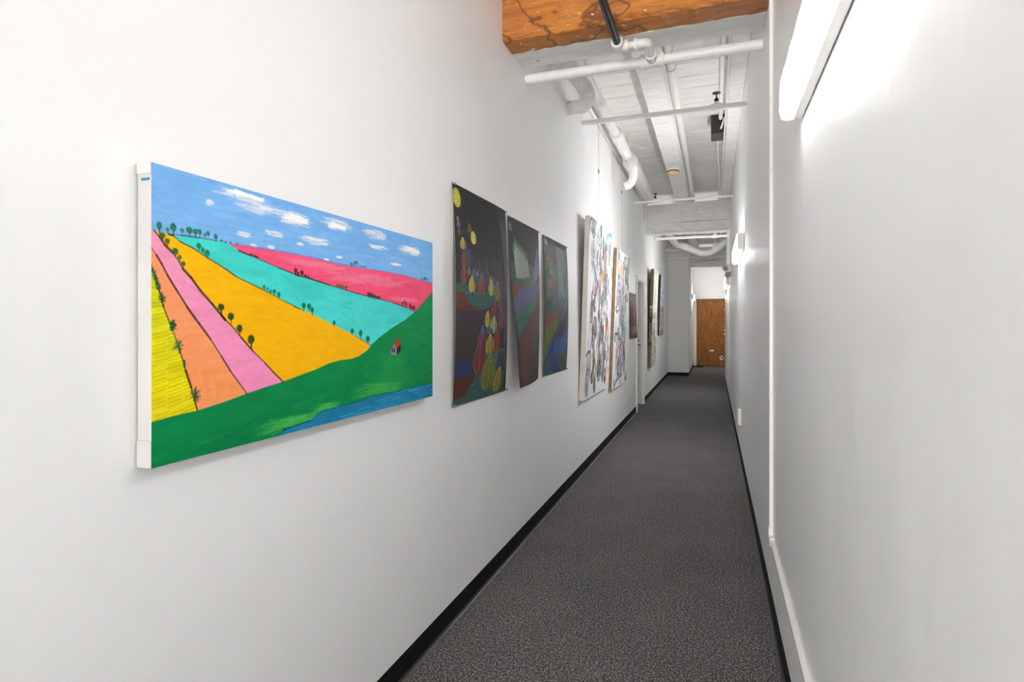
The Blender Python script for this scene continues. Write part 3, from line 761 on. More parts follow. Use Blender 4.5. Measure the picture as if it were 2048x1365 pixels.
for e in [(0.248,0.603,0.05,0.004)] + [(0.422,0.578,0.044,0.009),(0.601,0.586,0.036,0.007),(1.043,0.569,0.056,0.008)]: A.scrib(e, 'ffffff', 30, .004, .7)
A.poly([(-0.004,0.497),(0.061,0.481),(-0.004,0.472)], '6fb2d8', .5)
# red field
A.poly([(0.185,0.481),(0.196,0.479),(0.265,0.48),(0.437,0.479),(0.483,0.478),(0.601,0.472),(0.703,0.47),(0.871,0.471),(0.997,0.468),(1.14,0.458),(1.215,0.454),(1.215,0.415),(1.071,0.335),(0.997,0.327),(0.758,0.364),(0.566,0.393),(0.361,0.427),(0.309,0.442),(0.224,0.458)], 'f84a70', 1, 'fa5c84', .10, 4)
A.line([(0.196,0.479),(0.265,0.481),(0.437,0.48),(0.483,0.479),(0.601,0.473),(0.703,0.471),(0.871,0.472),(0.997,0.469),(1.14,0.459),(1.215,0.455)], .004, '7d74c8', .7)
for e in [(0.51,0.461,0.12,0.007),(0.758,0.437,0.216,0.016),(0.997,0.381,0.089,0.006)]: A.scrib(e, 'f77d98', 60, .004, .35)
# teal field
A.begin(); SHP = [(0.038,0.478),(0.061,0.48),(0.113,0.481),(0.162,0.481),(0.196,0.478),(0.224,0.466),(0.265,0.458),(0.309,0.448),(0.355,0.438),(0.437,0.422),(0.422,0.424),(0.473,0.419),(0.566,0.406),(0.67,0.392),(0.787,0.379),(0.912,0.367),(0.997,0.354),(1.081,0.338),(0.997,0.299),(0.912,0.273),(0.832,0.242),(0.78,0.216),(0.69,0.243),(0.595,0.276),(0.437,0.329),(0.379,0.344),(0.265,0.382),(0.185,0.413),(0.113,0.446)]
A.poly(SHP, '50dcd8', 1, '40d6cc', .10, 8)
for i in range(460):
    x, y = rs.uniform(.15, 1.2), rs.uniform(.18, .46)
    for j in (0,):
        k = (x-.15)/1.05; top = .475-.20*k; bot = .47-.32*min(k*1.1, 1)
        if bot+.01 < y < top-.012: A.line([(x, y), (x+rs.uniform(.015, .05), y-rs.uniform(.002, .02))], .002, rs.choice(['2a9a9c', '36b0a8', '63ddd2', '258d96']), .38)
A.clip(SHP)
# yellow field
A.begin(); SHP = [(0.006,0.481),(0.015,0.479),(0.039,0.478),(0.048,0.477),(0.067,0.466),(0.099,0.456),(0.144,0.436),(0.185,0.419),(0.216,0.404),(0.265,0.389),(0.322,0.371),(0.379,0.351),(0.437,0.333),(0.413,0.339),(0.452,0.33),(0.51,0.312),(0.595,0.285),(0.69,0.255),(0.779,0.221),(0.758,0.205),(0.703,0.186),(0.678,0.181),(0.622,0.181),(0.564,0.175),(0.491,0.158),(0.423,0.147),(0.373,0.139),(0.372,0.14),(0.336,0.169),(0.309,0.193),(0.269,0.225),(0.232,0.259),(0.208,0.283),(0.174,0.311),(0.141,0.343),(0.148,0.337),(0.116,0.366),(0.093,0.392),(0.073,0.409),(0.064,0.423),(0.048,0.441),(0.03,0.455),(0.018,0.47)]
A.poly(SHP, 'ffb800', 1, 'ffbe08', .05, 12)
for i in range(120):
    x, y = rs.uniform(.30, .80), rs.uniform(.17, .33)
    A.line([(x, y), (x+rs.uniform(.02, .08), y-rs.uniform(.008, .05))], .006, rs.choice(['ffc408', 'fcae00', 'ffcc20']), .25)
A.clip(SHP)
# pink
A.begin(); SHP = [(-0.005,0.482),(0.006,0.481),(0.018,0.47),(0.03,0.455),(0.048,0.441),(0.064,0.423),(0.073,0.409),(0.093,0.392),(0.116,0.366),(0.148,0.337),(0.185,0.301),(0.174,0.311),(0.208,0.283),(0.232,0.259),(0.269,0.225),(0.309,0.193),(0.336,0.169),(0.374,0.139),(0.309,0.13),(0.249,0.121),(0.228,0.148),(0.2,0.181),(0.174,0.217),(0.144,0.257),(0.113,0.293),(0.083,0.328),(0.057,0.364),(0.037,0.392),(0.024,0.414),(0.012,0.431),(-0.005,0.449)]
A.poly(SHP, 'fc92c2', 1, 'f69cbc', .06, 15)
for i in range(90):
    t_ = rs.random(); x = .02+t_*.50; y = .44-t_*.30+rs.uniform(-.03, .03)
    A.line([(x, y), (x+.03, y-.022)], .005, rs.choice(['f7acca', 'e870a4', 'f29cc0']), .25)
A.clip(SHP)
# orange
A.begin(); SHP = [(-0.005,0.45),(-0.001,0.449),(0.012,0.431),(0.024,0.414),(0.037,0.392),(0.057,0.364),(0.083,0.329),(0.083,0.328),(0.113,0.293),(0.144,0.257),(0.174,0.217),(0.2,0.181),(0.228,0.148),(0.25,0.122),(0.204,0.113),(0.148,0.106),(0.108,0.102),(0.093,0.155),(0.08,0.191),(0.067,0.231),(0.048,0.279),(0.027,0.328),(0.027,0.33),(0.018,0.359),(0.011,0.386),(-0.002,0.408),(-0.005,0.413)]
A.poly(SHP, 'ffa060', 1, 'ff9c70', .05, 17)
for i in range(60):
    x, y = rs.uniform(.06, .34), rs.uniform(.12, .24); A.line([(x, y), (x+.012, y-.05)], .006, rs.choice(['ffa468', 'fb8c50']), .2)
A.clip(SHP)
# yellow-green field
A.begin(); SHP = [(-0.005,0.413),(-0.002,0.408),(0.011,0.386),(0.018,0.359),(0.027,0.33),(0.027,0.328),(0.048,0.279),(0.067,0.231),(0.08,0.191),(0.093,0.155),(0.109,0.102),(0.048,0.099),(-0.007,0.093)]
A.poly(SHP, 'f2de10', 1, 'd6dc14', .12, 19)
for i in range(46):
    y = .02+i*.0072*1.1
    w0 = .20-(y-.1)*.62
    for j in range(6):
        x = j*.035+rs.uniform(0, .01)
        if x < w0-.02: A.line([(x, y+.06), (x+.03, y+.066)], .0035, rs.choice(['c4ae10', 'a8a012', 'f2e23a', 'bfae0e']), .4)
A.clip(SHP)
# green hill
A.begin(); SHP = [(-0.008,0.093),(0.048,0.099),(0.11,0.102),(0.148,0.107),(0.204,0.115),(0.248,0.123),(0.309,0.132),(0.372,0.14),(0.423,0.149),(0.491,0.16),(0.564,0.176),(0.622,0.182),(0.678,0.183),(0.726,0.192),(0.703,0.186),(0.758,0.205),(0.78,0.221),(0.832,0.247),(0.912,0.278),(0.997,0.305),(1.071,0.336),(1.14,0.376),(1.218,0.421),(1.249,-0.023),(0.361,-0.006),(-0.014,-0.002)]
A.poly(SHP, '008448', 1, '0a9450', .10, 22)
for i in range(330):
    x, y = rs.uniform(0, FW), rs.uniform(0, .30)
    lim = .045+.17*x if x < .9 else .19+(x-.9)*.35
    if y < lim-.02: A.line([(x, y), (x+rs.uniform(.02, .07), y+rs.uniform(.002, .012))], rs.uniform(.003, .008), rs.choice(['0a6a38', '18904c', '0c7440', '2aa050', '086032']), .28)
for e in [(0.912,0.156,0.08,0.035),(0.934,0.092,0.134,0.031)]: A.ell(e, '2ba94a', .38, 1.0)
for e in [(0.828,0.072,0.121,0.02),(0.549,0.05,0.055,0.011),(0.437,0.033,0.066,0.01)] + [(0.379,0.028,0.079,0.017)]:
    A.ell(e, '3cae4c', .35, 1.0); A.scrib(e, '4dbb58', 26, .004, .35)
A.clip(SHP)
# river
A.begin(); SHP = [(0.361,0.004),(0.369,0.012),(0.377,0.016),(0.402,0.017),(0.445,0.019),(0.486,0.022),(0.5,0.029),(0.529,0.04),(0.601,0.043),(0.667,0.045),(0.702,0.045),(0.795,0.053),(0.869,0.054),(0.971,0.052),(1.137,0.056),(1.239,0.058),(1.249,-0.027),(0.337,-0.004)]
A.poly(SHP, '1b86b4', 1, '1f7aa6', .10, 25)
for i in range(130):
    x = rs.uniform(.60, FW); y = rs.uniform(0, .075)*(x-.5)/.7; A.line([(x, y), (x+.06, y+.003)], .0025, rs.choice(['2fa0cc', '0f6a94', '1f94c0', '5ab8d8']), .4)
A.line([(0.369,0.012),(0.402,0.017),(0.445,0.019),(0.486,0.022),(0.5,0.029),(0.529,0.04),(0.601,0.043),(0.667,0.045),(0.702,0.045),(0.795,0.053),(0.869,0.054),(0.971,0.052),(1.137,0.056),(1.229,0.057)], .0035, '0c3038', .85)
A.clip(SHP)
# field borders
for L_, wd in (([(0.006,0.481),(0.018,0.47),(0.03,0.455),(0.048,0.441),(0.064,0.423),(0.073,0.409),(0.093,0.392),(0.116,0.366),(0.148,0.337),(0.185,0.301),(0.174,0.311),(0.208,0.283),(0.232,0.259),(0.269,0.225),(0.309,0.193),(0.336,0.169),(0.374,0.139)], .0045),
    ([(-0.002,0.449),(0.012,0.431),(0.024,0.414),(0.037,0.392),(0.057,0.364),(0.083,0.329),(0.083,0.328),(0.113,0.293),(0.144,0.257),(0.174,0.217),(0.2,0.181),(0.228,0.148),(0.25,0.122)], .0038),
    ([(-0.002,0.408),(0.011,0.386),(0.018,0.359),(0.027,0.33),(0.027,0.328),(0.048,0.279),(0.067,0.231),(0.08,0.191),(0.093,0.155),(0.109,0.102)], .0042),
    ([(0.039,0.478),(0.048,0.477),(0.067,0.466),(0.099,0.456),(0.144,0.436),(0.185,0.419),(0.216,0.404),(0.265,0.389),(0.322,0.371)], .0032), ([(0.322,0.371),(0.379,0.351),(0.437,0.333),(0.413,0.339),(0.452,0.33)], .002), ([(0.69,0.255),(0.779,0.221)], .002),
    ([(0.224,0.466),(0.265,0.458),(0.309,0.448),(0.355,0.438),(0.437,0.422),(0.422,0.424),(0.473,0.419),(0.566,0.406),(0.67,0.392),(0.787,0.379),(0.912,0.367),(0.997,0.354),(1.076,0.338)], .0030),
    ([(0.048,0.479),(0.067,0.48),(0.113,0.481),(0.162,0.481)], .0022)):
    A.line(L_, wd, '3a1e10', .9, .5)
# house
A.poly([(0.941,0.207),(0.97,0.221),(0.971,0.194),(0.943,0.18)], '3a2420'); A.poly([(0.928,0.225),(0.947,0.244),(0.971,0.22),(0.941,0.202)], 'b4401e')
A.poly([(0.906,0.185),(0.906,0.205),(0.928,0.225),(0.943,0.204),(0.941,0.18)], '9a8cae')
A.poly([(0.91,0.192),(0.91,0.206),(0.919,0.206),(0.919,0.191)], '241c44'); A.poly([(0.923,0.191),(0.923,0.205),(0.932,0.205),(0.932,0.19)], '241c44')
A.line([(0.906,0.205),(0.928,0.225),(0.943,0.204)], .003, '5c4a60')
# trees: crown px, trunk below
def trees(L_, dark, lite):
    for i, e in enumerate(L_):
        A.line([(e[0], e[1]), (e[0]+e[2]*.1, e[1]-e[3]*1.9)], e[2]*.28, '2a1c10')
        A.ell(e, dark, 1, .15, .35); A.scrib((e[0]-e[2]*.15, e[1]+e[3]*.1, e[2]*.8, e[3]*.8), lite, 16, .0025, .5, seed=i)
trees([(0.018,0.492,0.006,0.008),(0.037,0.487,0.004,0.004),(0.05,0.494,0.007,0.009),(0.071,0.491,0.005,0.004),(0.089,0.494,0.008,0.007),(0.104,0.493,0.006,0.006),(0.115,0.494,0.005,0.006),(0.129,0.489,0.003,0.004),(0.137,0.494,0.005,0.005),(0.158,0.49,0.005,0.006),(0.174,0.483,0.004,0.002),(0.186,0.481,0.003,0.002),(0.2,0.482,0.003,0.002),(0.22,0.482,0.003,0.002)], '17604e', '2f8f6c')
trees([(0.025,0.473,0.007,0.006),(0.036,0.463,0.006,0.006),(0.055,0.444,0.007,0.007),(0.065,0.433,0.005,0.005),(0.074,0.42,0.005,0.005)], '2c4d1a', '527a26')
trees([(0.173,0.33,0.009,0.008),(0.201,0.309,0.009,0.009),(0.227,0.281,0.009,0.009),(0.263,0.254,0.011,0.011)], '26441a', '436a22')
trees([(0.113,0.463,0.006,0.006),(0.123,0.455,0.004,0.006),(0.135,0.45,0.007,0.007),(0.306,0.385,0.004,0.005),(0.317,0.381,0.004,0.003),(0.328,0.375,0.004,0.004),(0.341,0.375,0.006,0.006),(0.357,0.368,0.006,0.007)], '1c6e4a', '2c8c5c')
trees([(0.453,0.342,0.008,0.008),(0.475,0.341,0.008,0.008),(0.488,0.331,0.007,0.008),(0.586,0.295,0.007,0.007),(0.677,0.269,0.008,0.008),(0.722,0.262,0.01,0.01),(0.762,0.243,0.011,0.01)], '1b6a44', '2a8450')
trees([(0.421,0.434,0.006,0.007),(0.431,0.429,0.004,0.004),(0.446,0.432,0.007,0.007),(0.46,0.425,0.005,0.004),(0.472,0.423,0.004,0.003)] + [(0.421,0.437,0.006,0.006),(0.431,0.429,0.004,0.004),(0.263,0.461,0.003,0.003),(0.273,0.459,0.003,0.003),(0.279,0.458,0.003,0.003),(0.285,0.456,0.002,0.003)], '4a2434', '6a3040')
trees([(0.604,0.407,0.006,0.004),(0.617,0.406,0.006,0.005),(0.631,0.405,0.006,0.005),(0.645,0.404,0.006,0.006)], '4c5020', '6a6a2a')
trees([(0.769,0.389,0.011,0.007),(0.786,0.386,0.009,0.007),(0.8,0.384,0.007,0.006),(0.811,0.381,0.007,0.005),(0.823,0.381,0.007,0.005),(0.834,0.38,0.006,0.005)], '4f3038', '6b4440')
trees([(0.984,0.366,0.007,0.006),(0.997,0.372,0.004,0.008),(1.009,0.364,0.007,0.008),(1.038,0.359,0.008,0.009),(1.052,0.353,0.007,0.007),(1.067,0.352,0.01,0.008)], '6a2838', '803848')
trees([(0.672,0.478,0.005,0.004),(0.685,0.479,0.004,0.004),(0.697,0.486,0.009,0.005),(0.711,0.477,0.003,0.002),(0.722,0.477,0.003,0.002),(0.732,0.476,0.004,0.002),(0.742,0.476,0.003,0.002),(0.752,0.477,0.004,0.002),(1.125,0.465,0.006,0.004),(1.145,0.468,0.006,0.005),(1.157,0.471,0.007,0.005),(1.171,0.466,0.006,0.004)], '1f6a7c', '2a7e8c')
# bushes along the left fields
for e in [(-0.001,0.406,0.003,0.006),(0.003,0.4,0.004,0.005),(0.007,0.392,0.004,0.006),(0.01,0.383,0.004,0.006),(0.014,0.374,0.005,0.006),(0.016,0.366,0.005,0.005),(0.024,0.345,0.007,0.01),(0.049,0.292,0.008,0.008)] + [(0.049,0.287,0.007,0.01),(0.061,0.245,0.011,0.013),(0.102,0.137,0.014,0.016),(0.076,0.207,0.003,0.008)]:
    for i in range(26):
        a = rs.uniform(0, 2*PI); q_ = rs.uniform(.6, 1.25)
        A.line([(e[0], e[1]), (e[0]+e[2]*q_*math.cos(a), e[1]+e[3]*q_*math.sin(a))], .0022, rs.choice(['2d4a3c', '3c4550', '2c6a34', '223028']) if math.cos(a) > -.1 else rs.choice(['2a7a34', '3a8c3c', '1c4a28']), .85)
# initials in the far lower corner
A.line([(1.182,0.003),(1.188,0.046)], .0035, '0b4258'); A.line([(1.201,0.003),(1.205,0.044),(1.222,0.038),(1.224,0.011),(1.203,0.003)], .0035, '0b4258')

t = thing('landscape_painting', 'large bright painting of coloured striped fields under a blue sky', 'painting', (XL, 1.45, FZ))
bm = bmesh.new(); bx(bm, XL+.004, FX-.0012, FY+.001, FY+FW-.001, FZ+.001, FZ+FH-.001, bev=.003)
obj('stretcher_edge', bm, M['white_canvas'], t)
obj('corner_fold', box(XL+.0042, FX-.001, FY-.0012, FY+.03, FZ-.0012, FZ+.055, bev=.002), M['white_canvas'], t)
obj('corner_fold', box(XL+.0042, FX-.001, FY-.0012, FY+.03, FZ+FH-.022, FZ+FH+.0008, bev=.002), M['raw_canvas'], t)
obj('paint_drip', box(FX-.028, FX-.006, FY-.0012, FY+.002, FZ+FH-.035, FZ+FH-.030, bev=.001), plain('blue_drip', '2c7a96', .5), t)
sheet('painted_canvas', A, lambda U, V: (FX+0*U, FY+U, FZ+V), M['acrylic'], t)

# ---- three pastel drawings on dark paper -----------------------------------
def teardrop(A, b, col, edge=None, flip=False, lite=None):
    def mute(c_):
        v_ = [int(c_[i:i+2], 16) for i in (0, 2, 4)]; g_ = sum(v_)/3
        return ''.join('%02x' % int((q_*.78+g_*.22)*.88) for q_ in v_)
    col = mute(col); lite = mute(lite) if lite else None
    u0, v0, u1, v1 = b[:4]; uc = (u0+u1)/2; ru = (u1-u0)/2; H_ = v1-v0; pts = []
    for i in range(20):
        a = 2*PI*i/20; y = .5-.5*math.cos(a); wdt = math.sin(a)*(1.0-.45*y)*1.15
        pts.append((uc+ru*wdt*(1 if y < .75 else .82), v0+H_*y))
    A.poly(pts, col)
    A.scrib((uc+ru*.25, v0+H_*.4, ru*.7, H_*.45), '2c2628', 22, .0035, .4, horiz=False, seed=int(v0*999))
    if lite: A.scrib((uc-ru*.2, v0+H_*.45, ru*.55, H_*.38), lite, 26, .0035, .45, horiz=False, seed=int(u0*999))
    A.line([p for p in pts if p[0] <= uc] , .004, edge or 'b0a898', .5)
def stroke_fill(A, pts, col, alt, n=120, wd=.004, al=.4, d=(.02, .004), seed=1, base=1.0):
    """fill then hatch inside the same outline"""
    keep = A.a.copy(); A.poly(pts, col, base)
    r = random.Random(seed); xs = [p[0] for p in pts]; ys = [p[1] for p in pts]
    mask = np.zeros(A.a.shape[:2], bool)
    for y, a, b in A._m(pts): mask[y, a:b] = True
    for i in range(n):
        x, y = r.uniform(min(xs), max(xs)), r.uniform(min(ys), max(ys))
        A.line([(x-d[0], y-d[1]), (x+d[0], y+d[1]*r.uniform(.5, 1.5))], wd, alt if isinstance(alt, str) else r.choice(alt), al)
    A.a[~mask] = keep[~mask]

PW, PH = .69, 1.01
A = Art(PW, PH, .0024, '242326')
A.poly([(0, .55), (PW, .55), (PW, PH), (0, PH)], '26252b', 1, '1d1d20', .2, 3)
for i in range(260):
    x = rs.uniform(.14, .62); y = rs.uniform(.52, .73); A.line([(x, y), (x+.002, y-.09)], .004, rs.choice(['5c595d', '4a484e', '6c6864', '343338']), .42)
for i in range(110):
    x, y = rs.uniform(.05, PW), rs.uniform(.70, 1.0); A.ell((x, y, .0014, .0016), 'b0b0a8', .5)
stroke_fill(A, [(-0.031,0.559),(0.079,0.562),(0.179,0.527),(0.463,0.542),(0.593,0.53),(0.734,0.524),(0.734,0.507),(0.54,0.487),(0.438,0.501),(0.32,0.453),(0.232,0.438),(0.159,0.457),(0.079,0.511),(0.014,0.516)], '2f5450', ['4c7a72', '3c625e', '243c40'], 200, seed=2)
stroke_fill(A, [(0.005,0.523),(0.079,0.519),(0.148,0.461),(0.232,0.442),(0.264,0.417),(-0.005,0.441)], '5c3022', ['74402c', '3c2420'], 90, d=(.03, .002), seed=3)
stroke_fill(A, [(-0.005,0.443),(0.232,0.438),(0.343,0.449),(0.402,0.401),(0.232,0.357),(0.264,0.297),(0.19,0.207),(-0.005,0.203)], '372a34', ['46323e', '2c2430', '3e3630'], 200, d=(.002, .02), seed=4)
stroke_fill(A, [(0.014,0.362),(0.128,0.366),(0.232,0.349),(0.21,0.273),(0.19,0.232),(-0.005,0.206)], '38302a', ['463c30', '2a2422'], 120, d=(.002, .02), seed=5)
stroke_fill(A, [(-0.022,0.204),(0.079,0.201),(0.19,0.203),(0.179,0.149),(0.128,0.129),(-0.022,0.122)], '24305a', ['303e74', '1c2444'], 90, d=(.004, .02), seed=6)
stroke_fill(A, [(-0.058,0.126),(0.128,0.129),(0.19,0.148),(0.21,0.113),(0.179,0.074),(0.128,0.038),(-0.005,0.031),(-0.058,0.007)], '4c241c', ['60301f', '381c18'], 110, d=(.004, .02), seed=7)
stroke_fill(A, [(-0.058,0),(-0.005,0.031),(0.128,0.038),(0.21,0.104),(0.232,0.153),(0.343,0.268),(0.438,0.242),(0.734,0.255),(0.888,-0.063)], '365450', ['527c76', '3a6462', '20383c', '648a84'], 360, d=(.014, .003), seed=8)
stroke_fill(A, [(0.463,0.567),(0.734,0.583),(0.764,0.244),(0.734,-0.019),(0.648,0.015),(0.648,0.238),(0.54,0.28)], '25353c', ['2f4a4e', '262c44', '1a2228', '3a5a58'], 260, d=(.003, .02), seed=9)
stroke_fill(A, [(0.463,0.597),(0.62,0.618),(0.648,0.521),(0.648,0.452),(0.54,0.261),(0.438,0.356),(0.426,0.51)], '2e2c48', ['3c3a5e', '30283c'], 120, d=(.002, .02), seed=10)
A.ell([(0.038,0.947,0.039,0.044)][0], 'd2c53c', 1, .05); A.scrib([(0.038,0.947,0.034,0.039)][0], 'a89a20', 60, .003, .6); A.scrib([(0.032,0.946,0.028,0.036)][0], 'ece46a', 30, .003, .6)
A.ell([(0.186,0.784,0.028,0.032)][0], 'b0a850', 1, .05); A.scrib([(0.186,0.784,0.023,0.028)][0], 'd4cc74', 40, .003, .5)
A.scrib([(0.151,0.825,0.022,0.021)][0], '8a8444', 24, .004, .5, False)
for b, c1, c2, c3 in (
  ([(0.025,0.837,0.056,0.863)], '8a6f60', 'b09a88', 'a08878'), ([(0.023,0.814,0.07,0.838)], '3f5f70', '7898a0', '6888a0'), ([(0.025,0.775,0.07,0.814)], '6a3a50', '46569a', '905868'),
  ([(0.084,0.645,0.133,0.731)], '2b4480', '4866a8', '3a5694'), ([(0.109,0.644,0.167,0.722)], '28506c', '3f7a90', '305e7a'), ([(0.049,0.717,0.109,0.771)], 'bfae3a', 'e4dc70', 'd8c850'), ([(0.056,0.631,0.118,0.712)], '8a3432', 'b05048', 'a04440'),
  ([(0.112,0.603,0.155,0.64)], '73705a', '98927a', '8a8468'), ([(0.049,0.561,0.123,0.643)], '8c3038', 'c07868', 'a84044'), ([(0.157,0.577,0.2,0.635)], '2f5c84', '6c98b0', '4478a0'),
  ([(0.2,0.605,0.232,0.628)], '54705c', '90a890', '6c8c74'), ([(0.195,0.559,0.253,0.61)], '2c4670', '4a6a9a', '38588a'), ([(0.242,0.574,0.281,0.619)], '6a3050', '84a0b0', '486a90'),
  ([(0.337,0.577,0.378,0.621)], '6f6a3a', '948e54', '807a44'), ([(0.378,0.561,0.42,0.613)], '303e6c', '7080a8', '46568a'), ([(0.292,0.521,0.337,0.604)], '25405c', '3a6878', '305070'),
  ([(0.255,0.528,0.3,0.61)], '8a2f3c', 'b85a5a', 'a03c44'), ([(0.216,0.518,0.27,0.597)], '9a3434', 'c86a58', 'b04440'), ([(0.123,0.521,0.192,0.6)], 'cdb92e', 'f0e060', 'dccc48'),
  ([(0.457,0.529,0.501,0.603)], '5a2c48', '7a4860', '6a3850'), ([(0.326,0.517,0.396,0.599)], 'b49c30', 'e4d070', 'ccb448'), ([(0.396,0.495,0.469,0.591)], '6c6c34', 'a0a060', '848248'), ([(0.486,0.489,0.537,0.587)], '2e3460', '4a5488', '3c4474'),
  ([(0.432,0.448,0.507,0.526)], '6c3830', 'a07058', '84483c'), ([(0.355,0.397,0.444,0.486)], '74283c', '9c5060', '8a3448'), ([(0.501,0.383,0.559,0.496)], '4a2c5c', '6c4a80', '5a3a70'), ([(0.436,0.346,0.527,0.448)], '7a343c', 'a8706a', '903f44'),
  ([(0.32,0.325,0.39,0.401)], '28606a', '3c8494', '347084'), ([(0.292,0.357,0.357,0.439)], 'b09628', 'e8dc70', 'cbb03c'), ([(0.355,0.325,0.432,0.412)], 'a0a058', 'd4d490', 'b4b46c'), ([(0.251,0.322,0.297,0.368)], '2c5c90', '4c84b0', '3c70a4'),
  ([(0.309,0.321,0.39,0.356)], '2c5c84', '3c84a0', '34709a'), ([(0.221,0.28,0.281,0.327)], '7c2464', 'a43c84', '8c3074'), ([(0.264,0.265,0.343,0.352)], '5c302c', '8c6050', '703c34'), ([(0.396,0.235,0.494,0.344)], '8c2c28', 'c07058', 'a83c30'),
  ([(0.311,0.223,0.414,0.323)], 'b08c20', 'e0d070', 'cca430'), ([(0.184,0.133,0.326,0.291)], '8a2a28', 'c08878', '9c3834'), ([(0.32,0.179,0.39,0.228)], '2c4c4c', '4c7c78', '3a605c'), ([(0.426,0.182,0.482,0.232)], '3c5c88', '6c94b4', '507098'),
  ([(0.451,0.124,0.54,0.245)], '3c4450', '54705c', '465058'), ([(0.52,0.104,0.613,0.242)], '3c1c30', '54283c', '482438'), ([(0.292,0.04,0.469,0.223)], '748420', 'b0c050', '94682c'), ([(0.451,0.015,0.59,0.148)], 'a88c1e', 'd8d060', 'b0702c')):
    teardrop(A, b[0], c1, c2, lite=c3)
for a_ in ([(0.251,0.139),(0.249,0.114)], [(0.378,0.042),(0.38,0.022)], [(0.533,0.016),(0.534,-0.003)], [(0.079,0.56),(0.079,0.548)], [(0.159,0.521),(0.159,0.512)]): A.line(a_, .008, '1c1612')

def curl(px0, y0, z0, w_, h_, fn):
    def f(U, V):
        u = U/w_; v = V/h_
        return (px0+fn(u, v), y0+U, z0+V)
    return f
def pin(parent, x, y, z, mat=None):
    obj('pin', lathe_s((x, y, z), (1, 0, 0), [(0, .0045), (.004, .0045), (.005, .002), (.009, .002), (.010, .006), (.014, .006), (.015, .003)], 12), mat or M['chrome'], parent, True)
def poster(label, art, y0, z0, fn, pins):
    t = thing('pastel_drawing', label, 'drawing', (XL, y0+art.w/2, z0), 'three unframed pastel drawings pinned to the wall')
    sheet('paper_sheet', art, curl(XL+.003, y0, z0, art.w, art.h, fn), M['chalk'], t, M['paper_white'])
    for (u, v) in pins:
        pin(t, XL+.0033+float(fn(np.array(u/art.w), np.array(v/art.h))), y0+u, z0+v)
    return t
S_ = np.sin
def f1(u, v):
    bow = np.clip(S_(PI*np.clip(v*.97+.015, 0, 1)), 0, 1)**.75
    prof = .026+.044*np.clip(u/.75, 0, 1)**1.2; tail = np.clip((u-.76)/.24, 0, 1)
    return bow*(prof-.050*tail)+.004*(1-bow)
t = poster('dark drawing of a starry night, yellow moon and many coloured teardrop trees', A, 2.315, .975, f1, [(.006, 1.004), (.68, 1.0), (.006, .006), (.68, .008)])
# stiff white backing behind the first drawing
obj('backing_sheet', box(XL+.0005, XL+.0025, 2.335, 2.95, .985, 1.98), M['paper_white'], t)

A = Art(.60, .985, .0028, '2a2626')
A.poly([(0, .5), (.6, .5), (.6, .985), (0, .985)], '2c2829', 1, '231f20', .15, 5)
stroke_fill(A, [(-0.019,0.718),(0.078,0.728),(0.327,0.73),(0.57,0.691),(0.592,0.525),(0.289,0.513),(-0.035,0.5)], '34504c', ['4c706a', '2c4040', '5c7a78'], 200, seed=21)
stroke_fill(A, [(0.581,0.869),(0.527,0.843),(0.289,0.592),(0.404,0.629),(0.592,0.705)], '5a6890', ['7c8cb4', '48587c', '8c7ca4'], 140, d=(.01, .03), seed=22)
stroke_fill(A, [(0.592,0.737),(0.424,0.685),(0.289,0.595),(0.444,0.644),(0.592,0.686)], '7c5878', ['a080a0', '906a88'], 60, d=(.01, .02), seed=23)
stroke_fill(A, [(-0.035,0.586),(0.145,0.594),(0.18,0.563),(0.078,0.504),(-0.003,0.488),(-0.05,0.555)], '7a2e28', ['8c3a30', '5c2420'], 90, d=(.01, .01), seed=24)
stroke_fill(A, [(0.198,0.569),(0.444,0.614),(0.614,0.631),(0.527,0.575),(0.327,0.511),(0.078,0.441),(0.013,0.418),(-0.003,0.493),(0.094,0.569)], '4c4c7c', ['60629c', '444470', '5a4c78'], 200, d=(.012, .012), seed=25)
stroke_fill(A, [(0.57,0.615),(0.444,0.558),(0.252,0.491),(0.045,0.435),(0.013,0.407),(0.045,0.265),(0.111,0.33),(0.198,0.392),(0.327,0.458),(0.527,0.531),(0.614,0.58)], '2a5a50', ['387468', '204840'], 160, d=(.012, .016), seed=26)
stroke_fill(A, [(0.614,0.58),(0.404,0.496),(0.252,0.416),(0.128,0.33),(0.053,0.254),(0.053,0.007),(0.234,0.006),(0.252,0.166),(0.327,0.34),(0.444,0.43),(0.592,0.502)], '5c3026', ['743c30', '4a2820', '5c3440'], 220, d=(.012, .004), seed=27)
stroke_fill(A, [(0.592,0.49),(0.424,0.406),(0.327,0.322),(0.261,0.166),(0.225,0.007),(0.327,0.008),(0.365,0.16),(0.444,0.278),(0.592,0.351)], '2a463c', ['345c50', '222e2c'], 140, d=(.003, .02), seed=28)
stroke_fill(A, [(0.603,0.35),(0.444,0.278),(0.375,0.16),(0.317,0.006),(0.592,0.009)], '40241f', ['523028', '30201e', '3c3428'], 140, d=(.003, .02), seed=29)
A.ell([(0.034,0.922,0.024,0.025)][0], '6a7c94', .9, .2); A.ell([(0.037,0.923,0.013,0.016)][0], '4a5060', .7, .3)
for i, (x, y0_, y1_) in enumerate(((760, 740, 1130), (772, 760, 1135), (785, 770, 1128), (800, 800, 1130), (815, 820, 1132), (830, 845, 1125), (845, 870, 1120), (860, 890, 1115), (872, 900, 1100))):
    pass
